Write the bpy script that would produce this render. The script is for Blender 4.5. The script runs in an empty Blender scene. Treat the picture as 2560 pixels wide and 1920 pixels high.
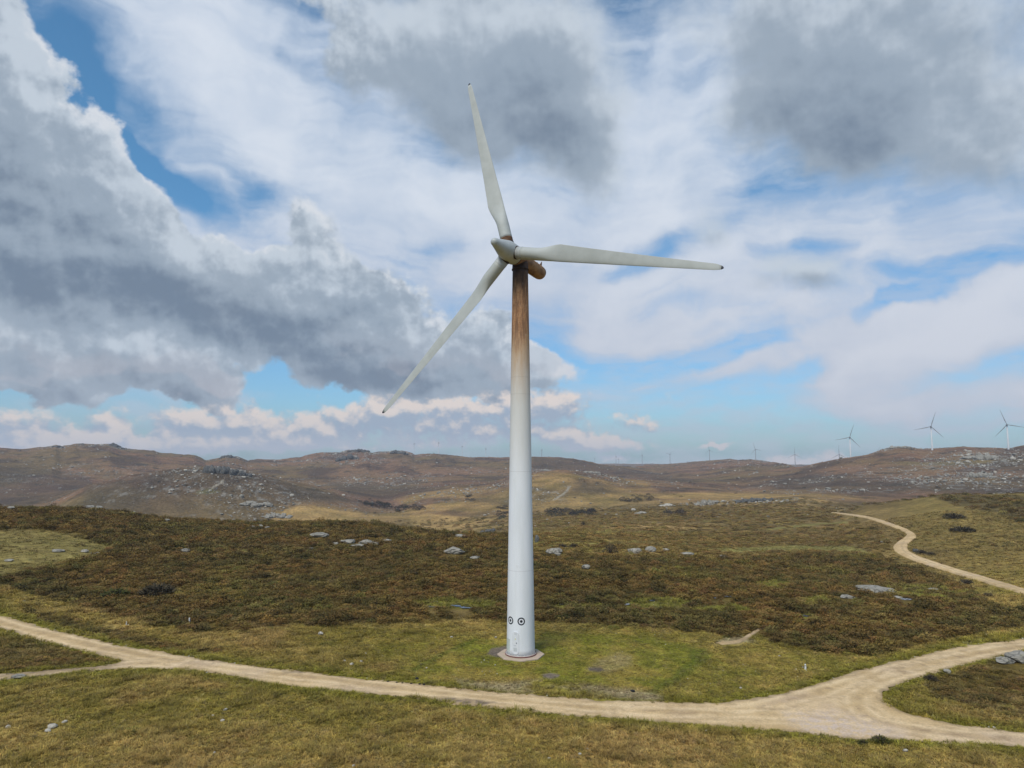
import bpy, bmesh, math, random
import numpy as np
from mathutils import Vector, Matrix, geometry

random.seed(7)
S = bpy.context.scene
COL = S.collection
PI = math.pi

# ------------------------------------------------------------------ camera model (photo pixels on a 2212 x 1659 view <-> rays)
PITCH = math.radians(5.7)
F = 1495.0
CX, CY = 1106.0, 829.5
CAM = np.array([0.0, 0.0, 20.6])
CP, SP = math.cos(PITCH), math.sin(PITCH)


def ray(xd, yd):
    X = (np.asarray(xd, float) - CX) / F
    Y = -(np.asarray(yd, float) - CY) / F
    return X, CP - Y * SP, SP + Y * CP


def proj(x, y, z):
    dz = z - CAM[2]
    f = y * CP + dz * SP
    u = -y * SP + dz * CP
    f = np.where(f < 0.5, 0.5, f)
    return CX + F * x / f, CY - F * u / f


def azel(xd, yd):
    X, Y, Z = ray(xd, yd)
    return math.degrees(math.atan2(X, Y)), math.degrees(math.atan2(Z, math.hypot(X, Y)))


# ------------------------------------------------------------------ numpy noise
_rs = np.random.RandomState(20240)
_NP = 4096
_PERM = _rs.permutation(_NP).astype(np.int32)
_ANG = _rs.rand(_NP) * 2 * PI
_GX = np.cos(_ANG).astype(np.float32)
_GY = np.sin(_ANG).astype(np.float32)


def perlin(x, y, seed=0):
    x = np.asarray(x, float)
    y = np.asarray(y, float)
    jx, jy = np.floor(x), np.floor(y)
    fx, fy = (x - jx).astype(np.float32), (y - jy).astype(np.float32)
    ix = (jx.astype(np.int32) + seed * 131) & (_NP - 1)
    iy = jy.astype(np.int32)
    u = fx * fx * fx * (fx * (fx * 6 - 15) + 10)
    v = fy * fy * fy * (fy * (fy * 6 - 15) + 10)
    pa = _PERM[ix]
    pb = _PERM[(ix + 1) & (_NP - 1)]

    def g(p, dy, gx, gy):
        k = _PERM[(p + iy + dy) & (_NP - 1)]
        return _GX[k] * gx + _GY[k] * gy
    n00 = g(pa, 0, fx, fy)
    n10 = g(pb, 0, fx - 1, fy)
    n01 = g(pa, 1, fx, fy - 1)
    n11 = g(pb, 1, fx - 1, fy - 1)
    n0 = n00 + u * (n10 - n00)
    n1 = n01 + u * (n11 - n01)
    return ((n0 + v * (n1 - n0)) * 1.5).astype(float)


def fbm(x, y, wl, octs=4, seed=0, gain=0.5):
    a, s, t = 1.0, 0.0, 0.0
    f = 1.0 / wl
    for k in range(octs):
        s = s + a * perlin(x * f + 17.3 * k, y * f - 9.1 * k, seed + k)
        t += a
        a *= gain
        f *= 2.03
    return s / t


def sstep(a, b, x):
    t = np.clip((x - a) / (b - a), 0, 1)
    return t * t * (3 - 2 * t)


def lerp(a, b, t):
    a = np.asarray(a, float)
    b = np.asarray(b, float)
    t = np.asarray(t)[..., None]
    return a + (b - a) * t


# ------------------------------------------------------------------ terrain height: rings around the viewpoint, each a profile over azimuth
def ring(rows):
    """rows: (xd, r, 'y'|'z', value) -> az, r, z arrays"""
    az, rr, zz = [], [], []
    for xd, r, k, v in rows:
        if k == 'y':
            X, Y, Z = ray(xd, v)
            z = CAM[2] + r * float(Z) / math.hypot(X, Y)
            a = math.degrees(math.atan2(X, Y))
        else:
            X, Y, Z = ray(xd, 1030)
            z = v
            a = math.degrees(math.atan2(X, Y))
        az.append(a)
        rr.append(r)
        zz.append(z)
    o = np.argsort(az)
    return np.array(az)[o], np.array(rr, float)[o], np.array(zz, float)[o]


def yr(lst, r):
    return [(x, r, 'y', y) for x, y in lst]


RINGS = []
RINGS.append(ring([(0, 30, 'z', 0), (2212, 30, 'z', 0)]))
RINGS.append(ring([(0, 70, 'z', 0), (2212, 70, 'z', 0)]))
RINGS.append(ring([(0, 115, 'z', 0.2), (1106, 115, 'z', 0), (1700, 115, 'z', -0.8), (2212, 115, 'z', -1.0)]))
R2 = [(-900, 245, 'z', 3.0), (0, 248, 'y', 1102), (125, 246, 'y', 1101), (180, 244, 'y', 1103), (263, 240, 'y', 1112), (363, 235, 'y', 1126),
      (553, 230, 'y', 1134), (693, 225, 'y', 1132), (816, 215, 'y', 1137), (878, 208, 'y', 1147), (940, 198, 'y', 1154), (1003, 192, 'y', 1162),
      (1096, 190, 'y', 1167), (1250, 200, 'z', -3), (1550, 200, 'z', -6.5), (1850, 200, 'z', -8.5), (2050, 200, 'z', -8), (2212, 200, 'z', -6), (3000, 200, 'z', 0)]
RINGS.append(ring(R2))
RINGS.append(ring([(-900, 430, 'z', -34), (0, 430, 'z', -36), (940, 430, 'z', -38), (1003, 430, 'z', -33), (1096, 420, 'z', -26), (1250, 400, 'z', -19.5),
                   (1550, 400, 'z', -17), (1800, 400, 'z', -14.5), (1872, 425, 'y', 1094), (1984, 420, 'y', 1078), (2034, 420, 'y', 1069), (2120, 420, 'y', 1069),
                   (2212, 420, 'y', 1067), (2500, 420, 'z', 2), (3000, 420, 'z', 0)]))
RINGS.append(ring([(-900, 640, 'z', -40), (0, 640, 'z', -42), (940, 640, 'z', -41), (1096, 640, 'z', -35), (1250, 640, 'y', 1100), (1550, 640, 'y', 1086),
                   (1734, 640, 'y', 1076), (1850, 640, 'z', -22), (2034, 640, 'z', -26), (2212, 640, 'z', -24), (3000, 640, 'z', -12)]))
R5 = [(-900, 850, 'z', -30), (0, 850, 'z', -41), (110, 850, 'z', -33)] + \
    yr([(195, 1047), (275, 1028), (375, 1014), (445, 1006), (500, 1011), (560, 1023), (640, 1043), (728, 1063), (803, 1085), (826, 1089)], 850) + \
    yr([(848, 1081), (903, 1064), (990, 1053), (1053, 1049), (1100, 1032), (1151, 1020), (1206, 1014), (1296, 1021), (1356, 1038), (1431, 1043), (1531, 1049), (1606, 1060)], 900) + \
    yr([(1660, 1062), (1734, 1058), (1850, 1052), (2034, 1047), (2212, 1043)], 830) + [(3000, 830, 'z', -8)]
RINGS.append(ring(R5))
RINGS.append(ring([(-900, 1150, 'z', -15), (0, 1150, 'z', -26), (275, 1150, 'z', -30), (640, 1150, 'z', -32), (826, 1150, 'z', -34), (1000, 1150, 'z', -27), (1250, 1180, 'z', -26),
                   (1500, 1180, 'z', -24), (1650, 1080, 'z', -14)] + yr([(1734, 1030), (1874, 1014), (2034, 1008), (2212, 1006)], 1040) + [(3000, 1040, 'z', 6)]))
RC = [(-900, 1800, 'z', 45)] + \
    yr([(0, 969), (45, 971), (105, 964), (120, 961), (132, 965), (162, 959), (238, 959), (260, 967), (332, 974), (345, 979), (420, 982), (445, 993), (470, 989), (490, 983), (515, 987), (535, 995),
        (553, 993), (603, 994)], 1800) + \
    yr([(653, 987), (665, 982), (693, 977), (733, 977), (750, 972), (793, 971), (803, 977), (866, 973), (890, 978), (895, 982), (938, 980), (1015, 987), (1078, 988)], 1900) + \
    yr([(1151, 986), (1241, 991), (1296, 1003), (1369, 1009)], 1750) + \
    yr([(1416, 1003), (1430, 1004), (1516, 996), (1576, 992), (1600, 995), (1621, 993), (1659, 997)], 2250) + \
    yr([(1720, 1009), (1734, 1008), (1799, 993), (1874, 982), (1902, 972), (1929, 966), (1964, 965), (1992, 970), (2084, 964), (2130, 966), (2184, 967), (2212, 962)], 1300) + [(3000, 1300, 'z', 40)]
RINGS.append(ring(RC))
_c = RINGS[-1]
RINGS.append((_c[0], _c[1] + 500, _c[2] - 42))
RINGS.append((_c[0], np.full_like(_c[1], 4400.0), np.full_like(_c[2], -45.0)))


def height(x, y):
    x = np.asarray(x, float)
    y = np.asarray(y, float)
    r = np.hypot(x, y)
    az = np.degrees(np.arctan2(x, y))
    # behind the viewpoint the profile of the side is carried on round
    R = np.stack([np.interp(az, q[0], q[1]) for q in RINGS])
    Z = np.stack([np.interp(az, q[0], q[2]) for q in RINGS])
    LR = np.log(R)
    l = np.log(np.clip(r, 5, 4399))
    K = len(RINGS)
    H = np.diff(LR, axis=0)
    D = np.diff(Z, axis=0) / H
    M = np.zeros_like(Z)
    s = D[:-1] * D[1:]
    w1 = 2 * H[1:] + H[:-1]
    w2 = H[1:] + 2 * H[:-1]
    with np.errstate(divide='ignore', invalid='ignore'):
        m = (w1 + w2) / (w1 / D[:-1] + w2 / D[1:])
    M[1:-1] = np.where(s > 0, m, 0)
    M = np.nan_to_num(M)
    i = np.clip((l[None] > LR).sum(0) - 1, 0, K - 2)
    n = np.arange(l.size).reshape(l.shape)

    def tk(A, j):
        return np.take_along_axis(A.reshape(A.shape[0], -1), j.reshape(1, -1), 0)[0].reshape(l.shape)
    x0, x1 = tk(LR, i), tk(LR, i + 1)
    h = x1 - x0
    t = np.clip((l - x0) / h, 0, 1)
    z0, z1, m0, m1 = tk(Z, i), tk(Z, i + 1), tk(M, i), tk(M, i + 1)
    t2, t3 = t * t, t * t * t
    z = (2 * t3 - 3 * t2 + 1) * z0 + (t3 - 2 * t2 + t) * h * m0 + (-2 * t3 + 3 * t2) * z1 + (t3 - t2) * h * m1
    # roughness
    far = sstep(450, 1100, r)
    vfar = sstep(1000, 1700, r)
    z = z + far * (3.0 * fbm(x, y, 150, 5, 11, .55) + 1.0 * np.abs(fbm(x, y, 55, 4, 23)) + vfar * (3.2 * fbm(x, y, 240, 5, 31, 0.6) + 6.0 * np.abs(fbm(x, y, 85, 5, 29, .62)) - 1.6))
    rk = sstep(0.10, 0.45, fbm(x, y, 210, 3, 77))
    z = z + far * rk * 4.5 * np.abs(fbm(x, y, 30, 4, 41, 0.65))
    mid = sstep(120, 200, r) * (1 - sstep(350, 600, r))
    z = z + mid * 0.35 * fbm(x, y, 30, 3, 5) + mid * .25 * fbm(x, y, 7, 2, 6)
    nr = (1 - sstep(120, 200, r)) * sstep(7, 16, np.hypot(x - .9, y - 73.4))
    z = z + nr * (0.22 * fbm(x, y, 14, 3, 8) + .05 * fbm(x, y, 2.2, 2, 9))
    return z


def hit(xd, yd, rmin=25.0, rmax=3400.0):
    """first point of the terrain met by the rays through the given photo points"""
    xd = np.atleast_1d(np.asarray(xd, float))
    yd = np.atleast_1d(np.asarray(yd, float))
    X, Y, Z = ray(xd, yd)
    hl = np.hypot(X, Y)
    ns = int(30 + 110 * math.log(rmax / rmin))
    rs = np.exp(np.linspace(math.log(rmin), math.log(rmax), ns))
    px = (X / hl)[:, None] * rs
    py = (Y / hl)[:, None] * rs
    pz = CAM[2] + (Z / hl)[:, None] * rs
    b = pz < height(px.ravel(), py.ravel()).reshape(px.shape)
    i = np.maximum(np.where(b.any(1), b.argmax(1), ns - 1), 1)
    lo, hi = rs[i - 1], rs[i]
    for _ in range(9):
        mid = (lo + hi) / 2
        under = CAM[2] + Z / hl * mid < height(X / hl * mid, Y / hl * mid)
        hi = np.where(under, mid, hi)
        lo = np.where(under, lo, mid)
    hx, hy = X / hl * hi, Y / hl * hi
    return hx, hy, height(hx, hy)


# ------------------------------------------------------------------ polygons given on the photo, valid in a range of distance
def poly_sd(px, py, poly):
    """signed distance (inside positive)"""
    P = np.array(poly, float)
    inside = np.zeros(px.shape, bool)
    d2 = np.full(px.shape, 1e18)
    n = len(P)
    for i in range(n):
        x0, y0 = P[i]
        x1, y1 = P[(i + 1) % n]
        ex, ey = x1 - x0, y1 - y0
        t = np.clip(((px - x0) * ex + (py - y0) * ey) / (ex * ex + ey * ey + 1e-12), 0, 1)
        d2 = np.minimum(d2, (px - x0 - t * ex) ** 2 + (py - y0 - t * ey) ** 2)
        c = (y0 > py) != (y1 > py)
        with np.errstate(divide='ignore', invalid='ignore'):
            xi = x0 + (py - y0) * ex / (ey if ey != 0 else 1e-12)
        inside ^= c & (px < xi)
    d = np.sqrt(d2)
    return np.where(inside, d, -d)


ROAD = [(-480, 1266), (-250, 1293), (-120, 1311), (0, 1329), (100, 1357), (250, 1392), (400, 1417), (550, 1439), (700, 1457), (850, 1472), (950, 1482), (1106, 1499), (1256, 1509), (1456, 1518), (1556, 1517), (1656, 1504),
        (1756, 1479), (1856, 1447), (1956, 1424), (2056, 1399), (2212, 1380), (2400, 1366), (2750, 1344), (2750, 1362), (2400, 1388), (2212, 1409), (2106, 1432), (2031, 1449), (1956, 1474), (1912, 1497), (1905, 1514),
        (1956, 1539), (2056, 1562), (2212, 1584), (2420, 1603), (2750, 1630), (2750, 1672), (2420, 1640), (2212, 1615), (2106, 1609), (1956, 1599), (1856, 1597), (1706, 1582), (1556, 1569), (1406, 1559), (1256, 1547), (1106, 1534),
        (1000, 1524), (900, 1507), (750, 1497), (600, 1479), (500, 1462), (400, 1447), (330, 1445), (250, 1447), (150, 1453), (80, 1462), (0, 1470), (-150, 1486), (-420, 1520), (-420, 1505), (-150, 1474), (0, 1456), (80, 1450), (150, 1444), (230, 1436),
        (262, 1428), (230, 1420), (200, 1412), (100, 1387), (0, 1358), (-120, 1338), (-250, 1316), (-480, 1286)]

# zones: polygon on the photo, min and max distance, softness in photo pixels
HEATH1 = ([(-800, 1070), (-300, 1080), (0, 1080), (250, 1090), (400, 1110), (700, 1115), (900, 1130), (1096, 1150), (1150, 1196), (1400, 1200), (1600, 1205), (1750, 1191), (1896, 1198), (1946, 1220), (2009, 1238), (2059, 1258),
           (2084, 1280), (2150, 1308), (2212, 1318), (2400, 1310), (2400, 1335), (2212, 1350), (2100, 1370), (2000, 1392), (1930, 1408), (1850, 1415), (1780, 1408), (1700, 1392), (1640, 1374), (1560, 1376), (1530, 1366), (1450, 1360),
           (1350, 1352), (1160, 1342), (1000, 1341), (900, 1345), (760, 1348), (620, 1354), (500, 1365), (430, 1368), (330, 1352), (250, 1326), (150, 1304), (60, 1282), (0, 1262), (-300, 1235), (-800, 1190)], 80, 330, 5)
LEFTPATCH = ([(-300, 1138), (0, 1140), (100, 1145), (190, 1160), (242, 1185), (205, 1208), (110, 1226), (0, 1250), (-300, 1255)], 80, 330, 9)
HEATH2 = ([(2000, 1476), (2050, 1452), (2120, 1436), (2212, 1418), (2400, 1396), (2400, 1560), (2212, 1545), (2100, 1528), (2010, 1508)], 40, 110, 5)
HEATH3 = ([(-200, 1372), (0, 1376), (110, 1398), (200, 1420), (235, 1428), (160, 1438), (70, 1443), (-200, 1462)], 40, 130, 4)
VERGE = ([(60, 1322), (140, 1334), (230, 1356), (330, 1378), (420, 1398), (500, 1405), (470, 1413), (330, 1396), (200, 1366), (80, 1338)], 60, 140, 4)
MOOR = ([(1150, 1100), (1700, 1090), (1800, 1105), (1905, 1150), (1925, 1180), (1900, 1200), (1750, 1195), (1600, 1209), (1150, 1204)], 150, 620, 4)
PAD = ([(1000, 1385), (1060, 1372), (1200, 1366), (1400, 1370), (1530, 1400), (1500, 1440), (1440, 1480), (1380, 1496), (1250, 1480), (1100, 1468), (940, 1466), (890, 1455), (930, 1430)], 50, 110, 14)
PAD2 = ([(800, 1392), (1000, 1358), (1250, 1350), (1500, 1360), (1700, 1396), (1900, 1416), (1800, 1452), (1640, 1500), (1400, 1508), (1200, 1490), (1000, 1478), (860, 1462)], 50, 120, 28)
SANDY = ([(980, 1470), (1060, 1478), (1150, 1470), (1260, 1482), (1360, 1488), (1430, 1500), (1440, 1512), (1256, 1506), (1106, 1496), (990, 1484)], 45, 90, 6)
SAND2 = ([(1560, 1380), (1600, 1366), (1640, 1362), (1600, 1377), (1650, 1384), (1580, 1392), (1540, 1392)], 60, 130, 4)
PALE = ([(1330, 1406), (1365, 1415), (1370, 1440), (1320, 1455), (1275, 1450), (1290, 1425)], 50, 90, 8)
SOIL1 = ([(1166, 1459), (1186, 1456), (1207, 1459), (1205, 1465), (1185, 1468), (1168, 1465)], 50, 90, 2)
SOIL2 = ([(1275, 1443), (1300, 1442), (1313, 1448), (1300, 1453), (1278, 1451)], 50, 90, 2)
SOIL3 = ([(1050, 1412), (1062, 1400), (1095, 1397), (1100, 1418), (1075, 1420)], 60, 90, 3)
DITCH = ([(895, 1455), (940, 1430), (1000, 1398), (1030, 1382), (1020, 1378), (985, 1396), (920, 1428), (880, 1450)], 50, 110, 4)
DITCH2 = ([(1490, 1402), (1525, 1400), (1540, 1420), (1480, 1465), (1420, 1500), (1400, 1496), (1450, 1462), (1490, 1425)], 50, 110, 6)
BOG = [([(900, 1298), (960, 1292), (1080, 1300), (1075, 1316), (960, 1315), (890, 1309)], 80, 200, 4), ([(1340, 1300), (1440, 1290), (1500, 1300), (1480, 1312), (1360, 1314)], 80, 200, 4),
       ([(1450, 1312), (1600, 1310), (1640, 1322), (1540, 1326)], 80, 200, 4), ([(1620, 1256), (1680, 1252), (1720, 1262), (1700, 1270), (1640, 1266)], 80, 250, 3), ([(1180, 1308), (1300, 1302), (1310, 1312), (1190, 1314)], 80, 200, 3),
       ([(1900, 1265), (2020, 1262), (2110, 1282), (2040, 1296), (1930, 1290)], 80, 250, 4), ([(1730, 1290), (1790, 1288), (1800, 1306), (1740, 1310)], 80, 250, 4), ([(1690, 1330), (1760, 1326), (1770, 1334), (1710, 1338)], 80, 250, 3)]
SUNLIT_STRAW = [([(583, 1123), (612, 1104), (640, 1092), (678, 1092), (728, 1102), (765, 1107), (782, 1120), (728, 1124), (653, 1131)], 440, 800, 3), ([(885, 1113), (923, 1110), (1065, 1122), (1053, 1132), (965, 1147), (903, 1142), (888, 1130)], 420, 800, 3),
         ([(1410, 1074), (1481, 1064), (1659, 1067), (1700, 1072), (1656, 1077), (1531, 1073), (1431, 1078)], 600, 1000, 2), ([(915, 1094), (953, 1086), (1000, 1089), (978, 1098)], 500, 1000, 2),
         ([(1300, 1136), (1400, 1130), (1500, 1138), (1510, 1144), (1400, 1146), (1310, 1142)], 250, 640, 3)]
SUNLIT_TAN = [([(560, 1118), (640, 1088), (760, 1096), (850, 1104), (940, 1086), (1010, 1080), (1100, 1096), (1100, 1146), (960, 1150), (860, 1136), (720, 1130), (580, 1135)], 440, 900, 7),
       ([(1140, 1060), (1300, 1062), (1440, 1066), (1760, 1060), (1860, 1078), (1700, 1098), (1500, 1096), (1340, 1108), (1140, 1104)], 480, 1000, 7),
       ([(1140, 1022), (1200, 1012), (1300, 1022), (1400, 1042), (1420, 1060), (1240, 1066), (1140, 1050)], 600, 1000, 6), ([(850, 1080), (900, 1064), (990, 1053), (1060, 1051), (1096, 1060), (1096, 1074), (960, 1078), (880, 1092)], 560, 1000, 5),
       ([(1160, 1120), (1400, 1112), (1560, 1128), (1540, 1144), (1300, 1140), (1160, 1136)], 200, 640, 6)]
BANDS = [([(1150, 1146), (1300, 1149), (1520, 1148), (1520, 1151), (1300, 1153), (1150, 1151)], 200, 640, 2), ([(1150, 1170), (1280, 1173), (1400, 1168), (1400, 1171), (1280, 1178), (1150, 1175)], 150, 640, 2),
         ([(1500, 1186), (1700, 1178), (1840, 1180), (1890, 1196), (1760, 1188), (1600, 1194)], 120, 640, 3), ([(1650, 1142), (1740, 1132), (1830, 1126), (1830, 1130), (1740, 1137), (1660, 1146)], 200, 640, 2)]
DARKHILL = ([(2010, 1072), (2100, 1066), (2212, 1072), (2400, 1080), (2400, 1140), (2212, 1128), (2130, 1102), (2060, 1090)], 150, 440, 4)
HILLTRACK = ([(1227, 1050), (1233, 1050), (1226, 1062), (1210, 1074), (1196, 1081), (1194, 1080), (1208, 1071), (1222, 1061)], 600, 1000, 1.0)
TRACK2 = ([(478, 1036), (485, 1038), (482, 1043), (462, 1053), (458, 1058), (454, 1057), (460, 1051), (476, 1041)], 500, 900, 0.8)
FIELD3 = ([(428, 1060), (452, 1056), (482, 1064), (450, 1066), (420, 1066)], 500, 900, 1.5)


_q5 = lambda pts: [(1659 + .25 * a, 950.5 + .25 * b) for a, b in pts]
TRACK_L = _q5([(2500, 1436), (2212, 1338), (2100, 1305), (1900, 1245), (1700, 1185), (1450, 1110), (1250, 1045), (1130, 990), (1080, 950), (1075, 915), (1120, 880), (1190, 845), (1212, 822), (1160, 785), (1050, 745), (930, 702), (860, 680), (760, 662), (640, 644), (545, 631)])
TRACK_R = _q5([(2500, 1380), (2212, 1290), (2100, 1255), (1900, 1195), (1700, 1135), (1450, 1060), (1300, 1005), (1220, 965), (1200, 925), (1225, 880), (1285, 845), (1290, 822), (1240, 785), (1120, 742), (990, 695), (890, 668), (800, 652), (700, 640), (620, 630), (560, 626)])
FOOTPATH = ([(1556, 1389), (1585, 1383), (1600, 1379), (1618, 1368), (1640, 1357), (1658, 1349), (1661, 1353), (1645, 1365), (1625, 1378), (1612, 1386), (1596, 1394), (1560, 1396)], 60, 150, 2)
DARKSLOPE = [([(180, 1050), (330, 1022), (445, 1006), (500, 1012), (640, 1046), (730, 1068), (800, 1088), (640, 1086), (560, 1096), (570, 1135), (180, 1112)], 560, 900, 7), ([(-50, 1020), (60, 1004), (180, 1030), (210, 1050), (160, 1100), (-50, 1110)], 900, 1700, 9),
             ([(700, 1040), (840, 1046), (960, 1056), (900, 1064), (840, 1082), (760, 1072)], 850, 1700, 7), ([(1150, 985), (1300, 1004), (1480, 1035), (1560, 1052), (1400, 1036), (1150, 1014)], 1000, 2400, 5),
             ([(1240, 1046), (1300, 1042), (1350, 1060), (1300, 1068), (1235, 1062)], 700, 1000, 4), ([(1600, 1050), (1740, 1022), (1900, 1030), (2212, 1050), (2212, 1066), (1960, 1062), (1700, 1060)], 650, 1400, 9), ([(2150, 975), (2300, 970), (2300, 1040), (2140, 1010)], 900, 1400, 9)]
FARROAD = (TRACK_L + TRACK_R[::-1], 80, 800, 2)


def zone(z, px, py, r, warp=(0, 0)):
    poly, r0, r1, soft = z
    P = np.array(poly)
    m = np.zeros(px.shape)
    qx, qy = px + warp[0], py + warp[1]
    k = (r > r0) & (r < r1) & (qx > P[:, 0].min() - 3 * soft) & (qx < P[:, 0].max() + 3 * soft) & (qy > P[:, 1].min() - 3 * soft) & (qy < P[:, 1].max() + 3 * soft)
    if k.any():
        m[k] = sstep(-soft, soft, poly_sd(qx[k], qy[k], poly))
    return m


ROCKSPOTS = []   # (x, y, radius, strength) filled below


def masks(x, y, z):
    r = np.hypot(x, y)
    px, py = proj(x, y, z)
    front = y > 5
    px = np.where(front, px, -9999)
    w1 = fbm(x, y, 9, 3, 101) * 12 + fbm(x, y, 2, 2, 103) * 5
    w2 = fbm(x, y, 9, 3, 102) * 6 + fbm(x, y, 2, 2, 104) * 3
    fade = np.clip(120.0 / np.maximum(r, 1), 0, 1)
    W = (w1 * fade, w2 * fade)
    Z0 = lambda q: zone(q, px, py, r, W)
    m = {}
    heath = np.maximum.reduce([Z0(HEATH1), Z0(HEATH2), Z0(HEATH3) * .8, Z0(VERGE) * .8])
    left = Z0(LEFTPATCH)
    heath = heath * (1 - left)
    m['left'] = left
    bog = np.maximum.reduce([Z0(b) for b in BOG])
    m['bog'] = bog
    heath = heath * (1 - bog * .9)
    m['moor'] = Z0(MOOR)
    m['pad'] = np.maximum(Z0(PAD), .5 * Z0(PAD2))
    m['sandy'] = np.maximum.reduce([Z0(SANDY), Z0(SAND2), Z0(PALE) * .5])
    m['soil'] = np.maximum.reduce([Z0(SOIL1), Z0(SOIL2), Z0(SOIL3)])
    m['ditch'] = np.maximum(Z0(DITCH), Z0(DITCH2))
    m['road2'] = np.maximum(Z0(FARROAD), zone(FOOTPATH, px, py, r))
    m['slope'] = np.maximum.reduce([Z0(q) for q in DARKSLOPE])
    m['straw'] = np.maximum.reduce([Z0(q) for q in SUNLIT_STRAW])
    m['tan'] = np.maximum.reduce([Z0(q) for q in SUNLIT_TAN])
    m['band'] = np.maximum.reduce([Z0(q) for q in BANDS])
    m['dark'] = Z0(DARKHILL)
    m['track'] = np.maximum(Z0(HILLTRACK), Z0(TRACK2))
    m['field'] = Z0(FIELD3)
    # distance to the road edge, photo pixels
    k = (r < 150) & front & (py > 1280)
    sd = np.full(x.shape, -99.0)
    if k.any():
        sd[k] = poly_sd(px[k], py[k], ROAD)
    m['road'] = sd
    m['heath'] = heath * sstep(-3, -7, sd)
    m['lowheath'] = np.maximum.reduce([Z0(HEATH2), Z0(HEATH3), Z0(VERGE)])
    m['px'], m['py'], m['r'] = px, py, r
    return m


def rockiness(x, y):
    r = np.hypot(x, y)
    k = fbm(x, y, 210, 3, 77) * 0.7 + fbm(x, y, 45, 3, 78) * 0.55
    for sx, sy, rad, st in ROCKSPOTS:
        k = k + st * np.exp(-((x - sx) ** 2 + (y - sy) ** 2) / rad ** 2)
    return k * sstep(430, 720, r)


def albedo(x, y, z, m):
    r = m['r']
    n1 = fbm(x, y, 7, 4, 201)
    n2 = fbm(x, y, 1.6, 3, 202)
    n3 = fbm(x, y, 26, 3, 203)
    # rough grass
    c = lerp((.25, .178, .040), (.335, .228, .064), sstep(-.35, .4, n1))
    c = lerp(c, (.185, .15, .022), sstep(-.05, .3, n3) * .6)
    c = lerp(c, (.31, .19, .062), sstep(.05, .4, fbm(x, y, 11, 3, 206)) * .6)
    c = lerp(c, (.40, .285, .10), sstep(.2, .6, n2) * .55)
    c = lerp(c, (.115, .09, .018), sstep(.15, .5, -n2) * .6)
    # green rim along the road
    rim = sstep(-26, -4, m['road']) * (r < 140) * sstep(-.5, .2, n1 + .2)
    c = lerp(c, (.165, .152, .016), rim * .75)
    c = lerp(c, lerp((.158, .162, .014), (.27, .205, .035), sstep(-.25, .4, n1 + .6 * fbm(x, y, 3, 3, 207))), m['pad'] * .8)
    c = lerp(c, (.085, .11, .012), m['ditch'] * .6)
    c = lerp(c, lerp((.33, .26, .15), (.24, .185, .10), sstep(-.3, .3, n2)), m['sandy'] * sstep(-.45, .15, n1 + n2 * .6) * .85)
    c = lerp(c, (.135, .105, .08), m['soil'])
    c = lerp(c, (.215, .172, .055), m['left'] * .8)
    c = lerp(c, lerp((.12, .082, .02), (.20, .135, .045), sstep(.05, .45, fbm(x, y, 9, 3, 208))), m['heath'])
    c = lerp(c, (.17, .155, .026), m['bog'] * .9)
    # open moor and hills further off
    mo = sstep(150, 260, r) * (1 - m['heath'])
    q = lerp((.145, .095, .032), (.225, .15, .052), sstep(-.3, .35, fbm(x, y, 60, 4, 210)))
    q = lerp(q, (.085, .062, .024), sstep(.05, .4, fbm(x, y, 22, 4, 215)) * .7)
    hill = sstep(2030, 2100, m['px']) * (r < 440) + sstep(1890, 1990, m['px']) * sstep(1195, 1180, m['py']) * (r < 440)
    q = lerp(q, lerp((.225, .155, .045), (.175, .128, .034), sstep(-.2, .3, n1)), np.clip(hill, 0, 1) * .85)
    c = np.where((mo > 0)[:, None], lerp(c, q, mo), c)
    fa = sstep(520, 800, r)
    # far hills: red-brown bracken, grey-olive heath, dark scrub; the dark tones also carry painted relief shade
    h = lerp((.235, .132, .076), (.185, .122, .056), sstep(-.3, .3, fbm(x, y, 330, 4, 220)))
    h = lerp(h, (.062, .042, .036), sstep(-.05, .25, fbm(x, y, 110, 5, 221, .62)) * .72)
    h = lerp(h, (.23, .118, .072), sstep(.1, .35, fbm(x, y, 190, 4, 222)) * .6)
    h = lerp(h, (.045, .042, .03), sstep(.12, .4, fbm(x, y, 30, 4, 223, .65)) * .75)
    h = lerp(h, (.20, .155, .055), sstep(.25, .45, fbm(x, y, 420, 3, 224)) * .5 * (r < 1100))
    h = lerp(h, lerp((.062, .048, .038), (.095, .072, .046), sstep(-.3, .3, fbm(x, y, 60, 4, 226))), m['slope'] * .62)  # slopes under cloud shade, darkened in the ground colour
    rk = rockiness(x, y)
    sp = sstep(.08, .35, fbm(x, y, 14, 4, 225, .75))
    h = lerp(h, (.27, .245, .21), sstep(.05, .5, rk) * sp * .85)
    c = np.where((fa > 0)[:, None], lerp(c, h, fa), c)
    c = lerp(c, lerp((.47, .29, .105), (.32, .21, .075), sstep(-.1, .4, fbm(x, y, 40, 4, 230))), m['straw'] * .85)  # straw grass, with the sun patches on it put into the colour
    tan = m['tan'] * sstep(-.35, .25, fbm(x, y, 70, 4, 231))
    c = lerp(c, lerp((.37, .23, .085), (.235, .16, .052), sstep(-.2, .3, fbm(x, y, 35, 4, 232))), tan * .8)  # sunlit swath of valley and hillocks, its light painted as tan ground
    c = lerp(c, (.23, .20, .055), m['band'] * .75)
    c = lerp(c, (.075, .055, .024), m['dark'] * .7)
    c = lerp(c, (.33, .28, .21), m['track'])
    c = lerp(c, (.14, .125, .05), m['field'] * .8)
    return np.clip(c, .004, .9)

SKYMUL = (.70, 1.22, 1.38)
SKYLOW = (.60, .93, 1.24)
SUN_STR = 2.8
HAZE = .00011
EXPOSURE = 0.0


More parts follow.
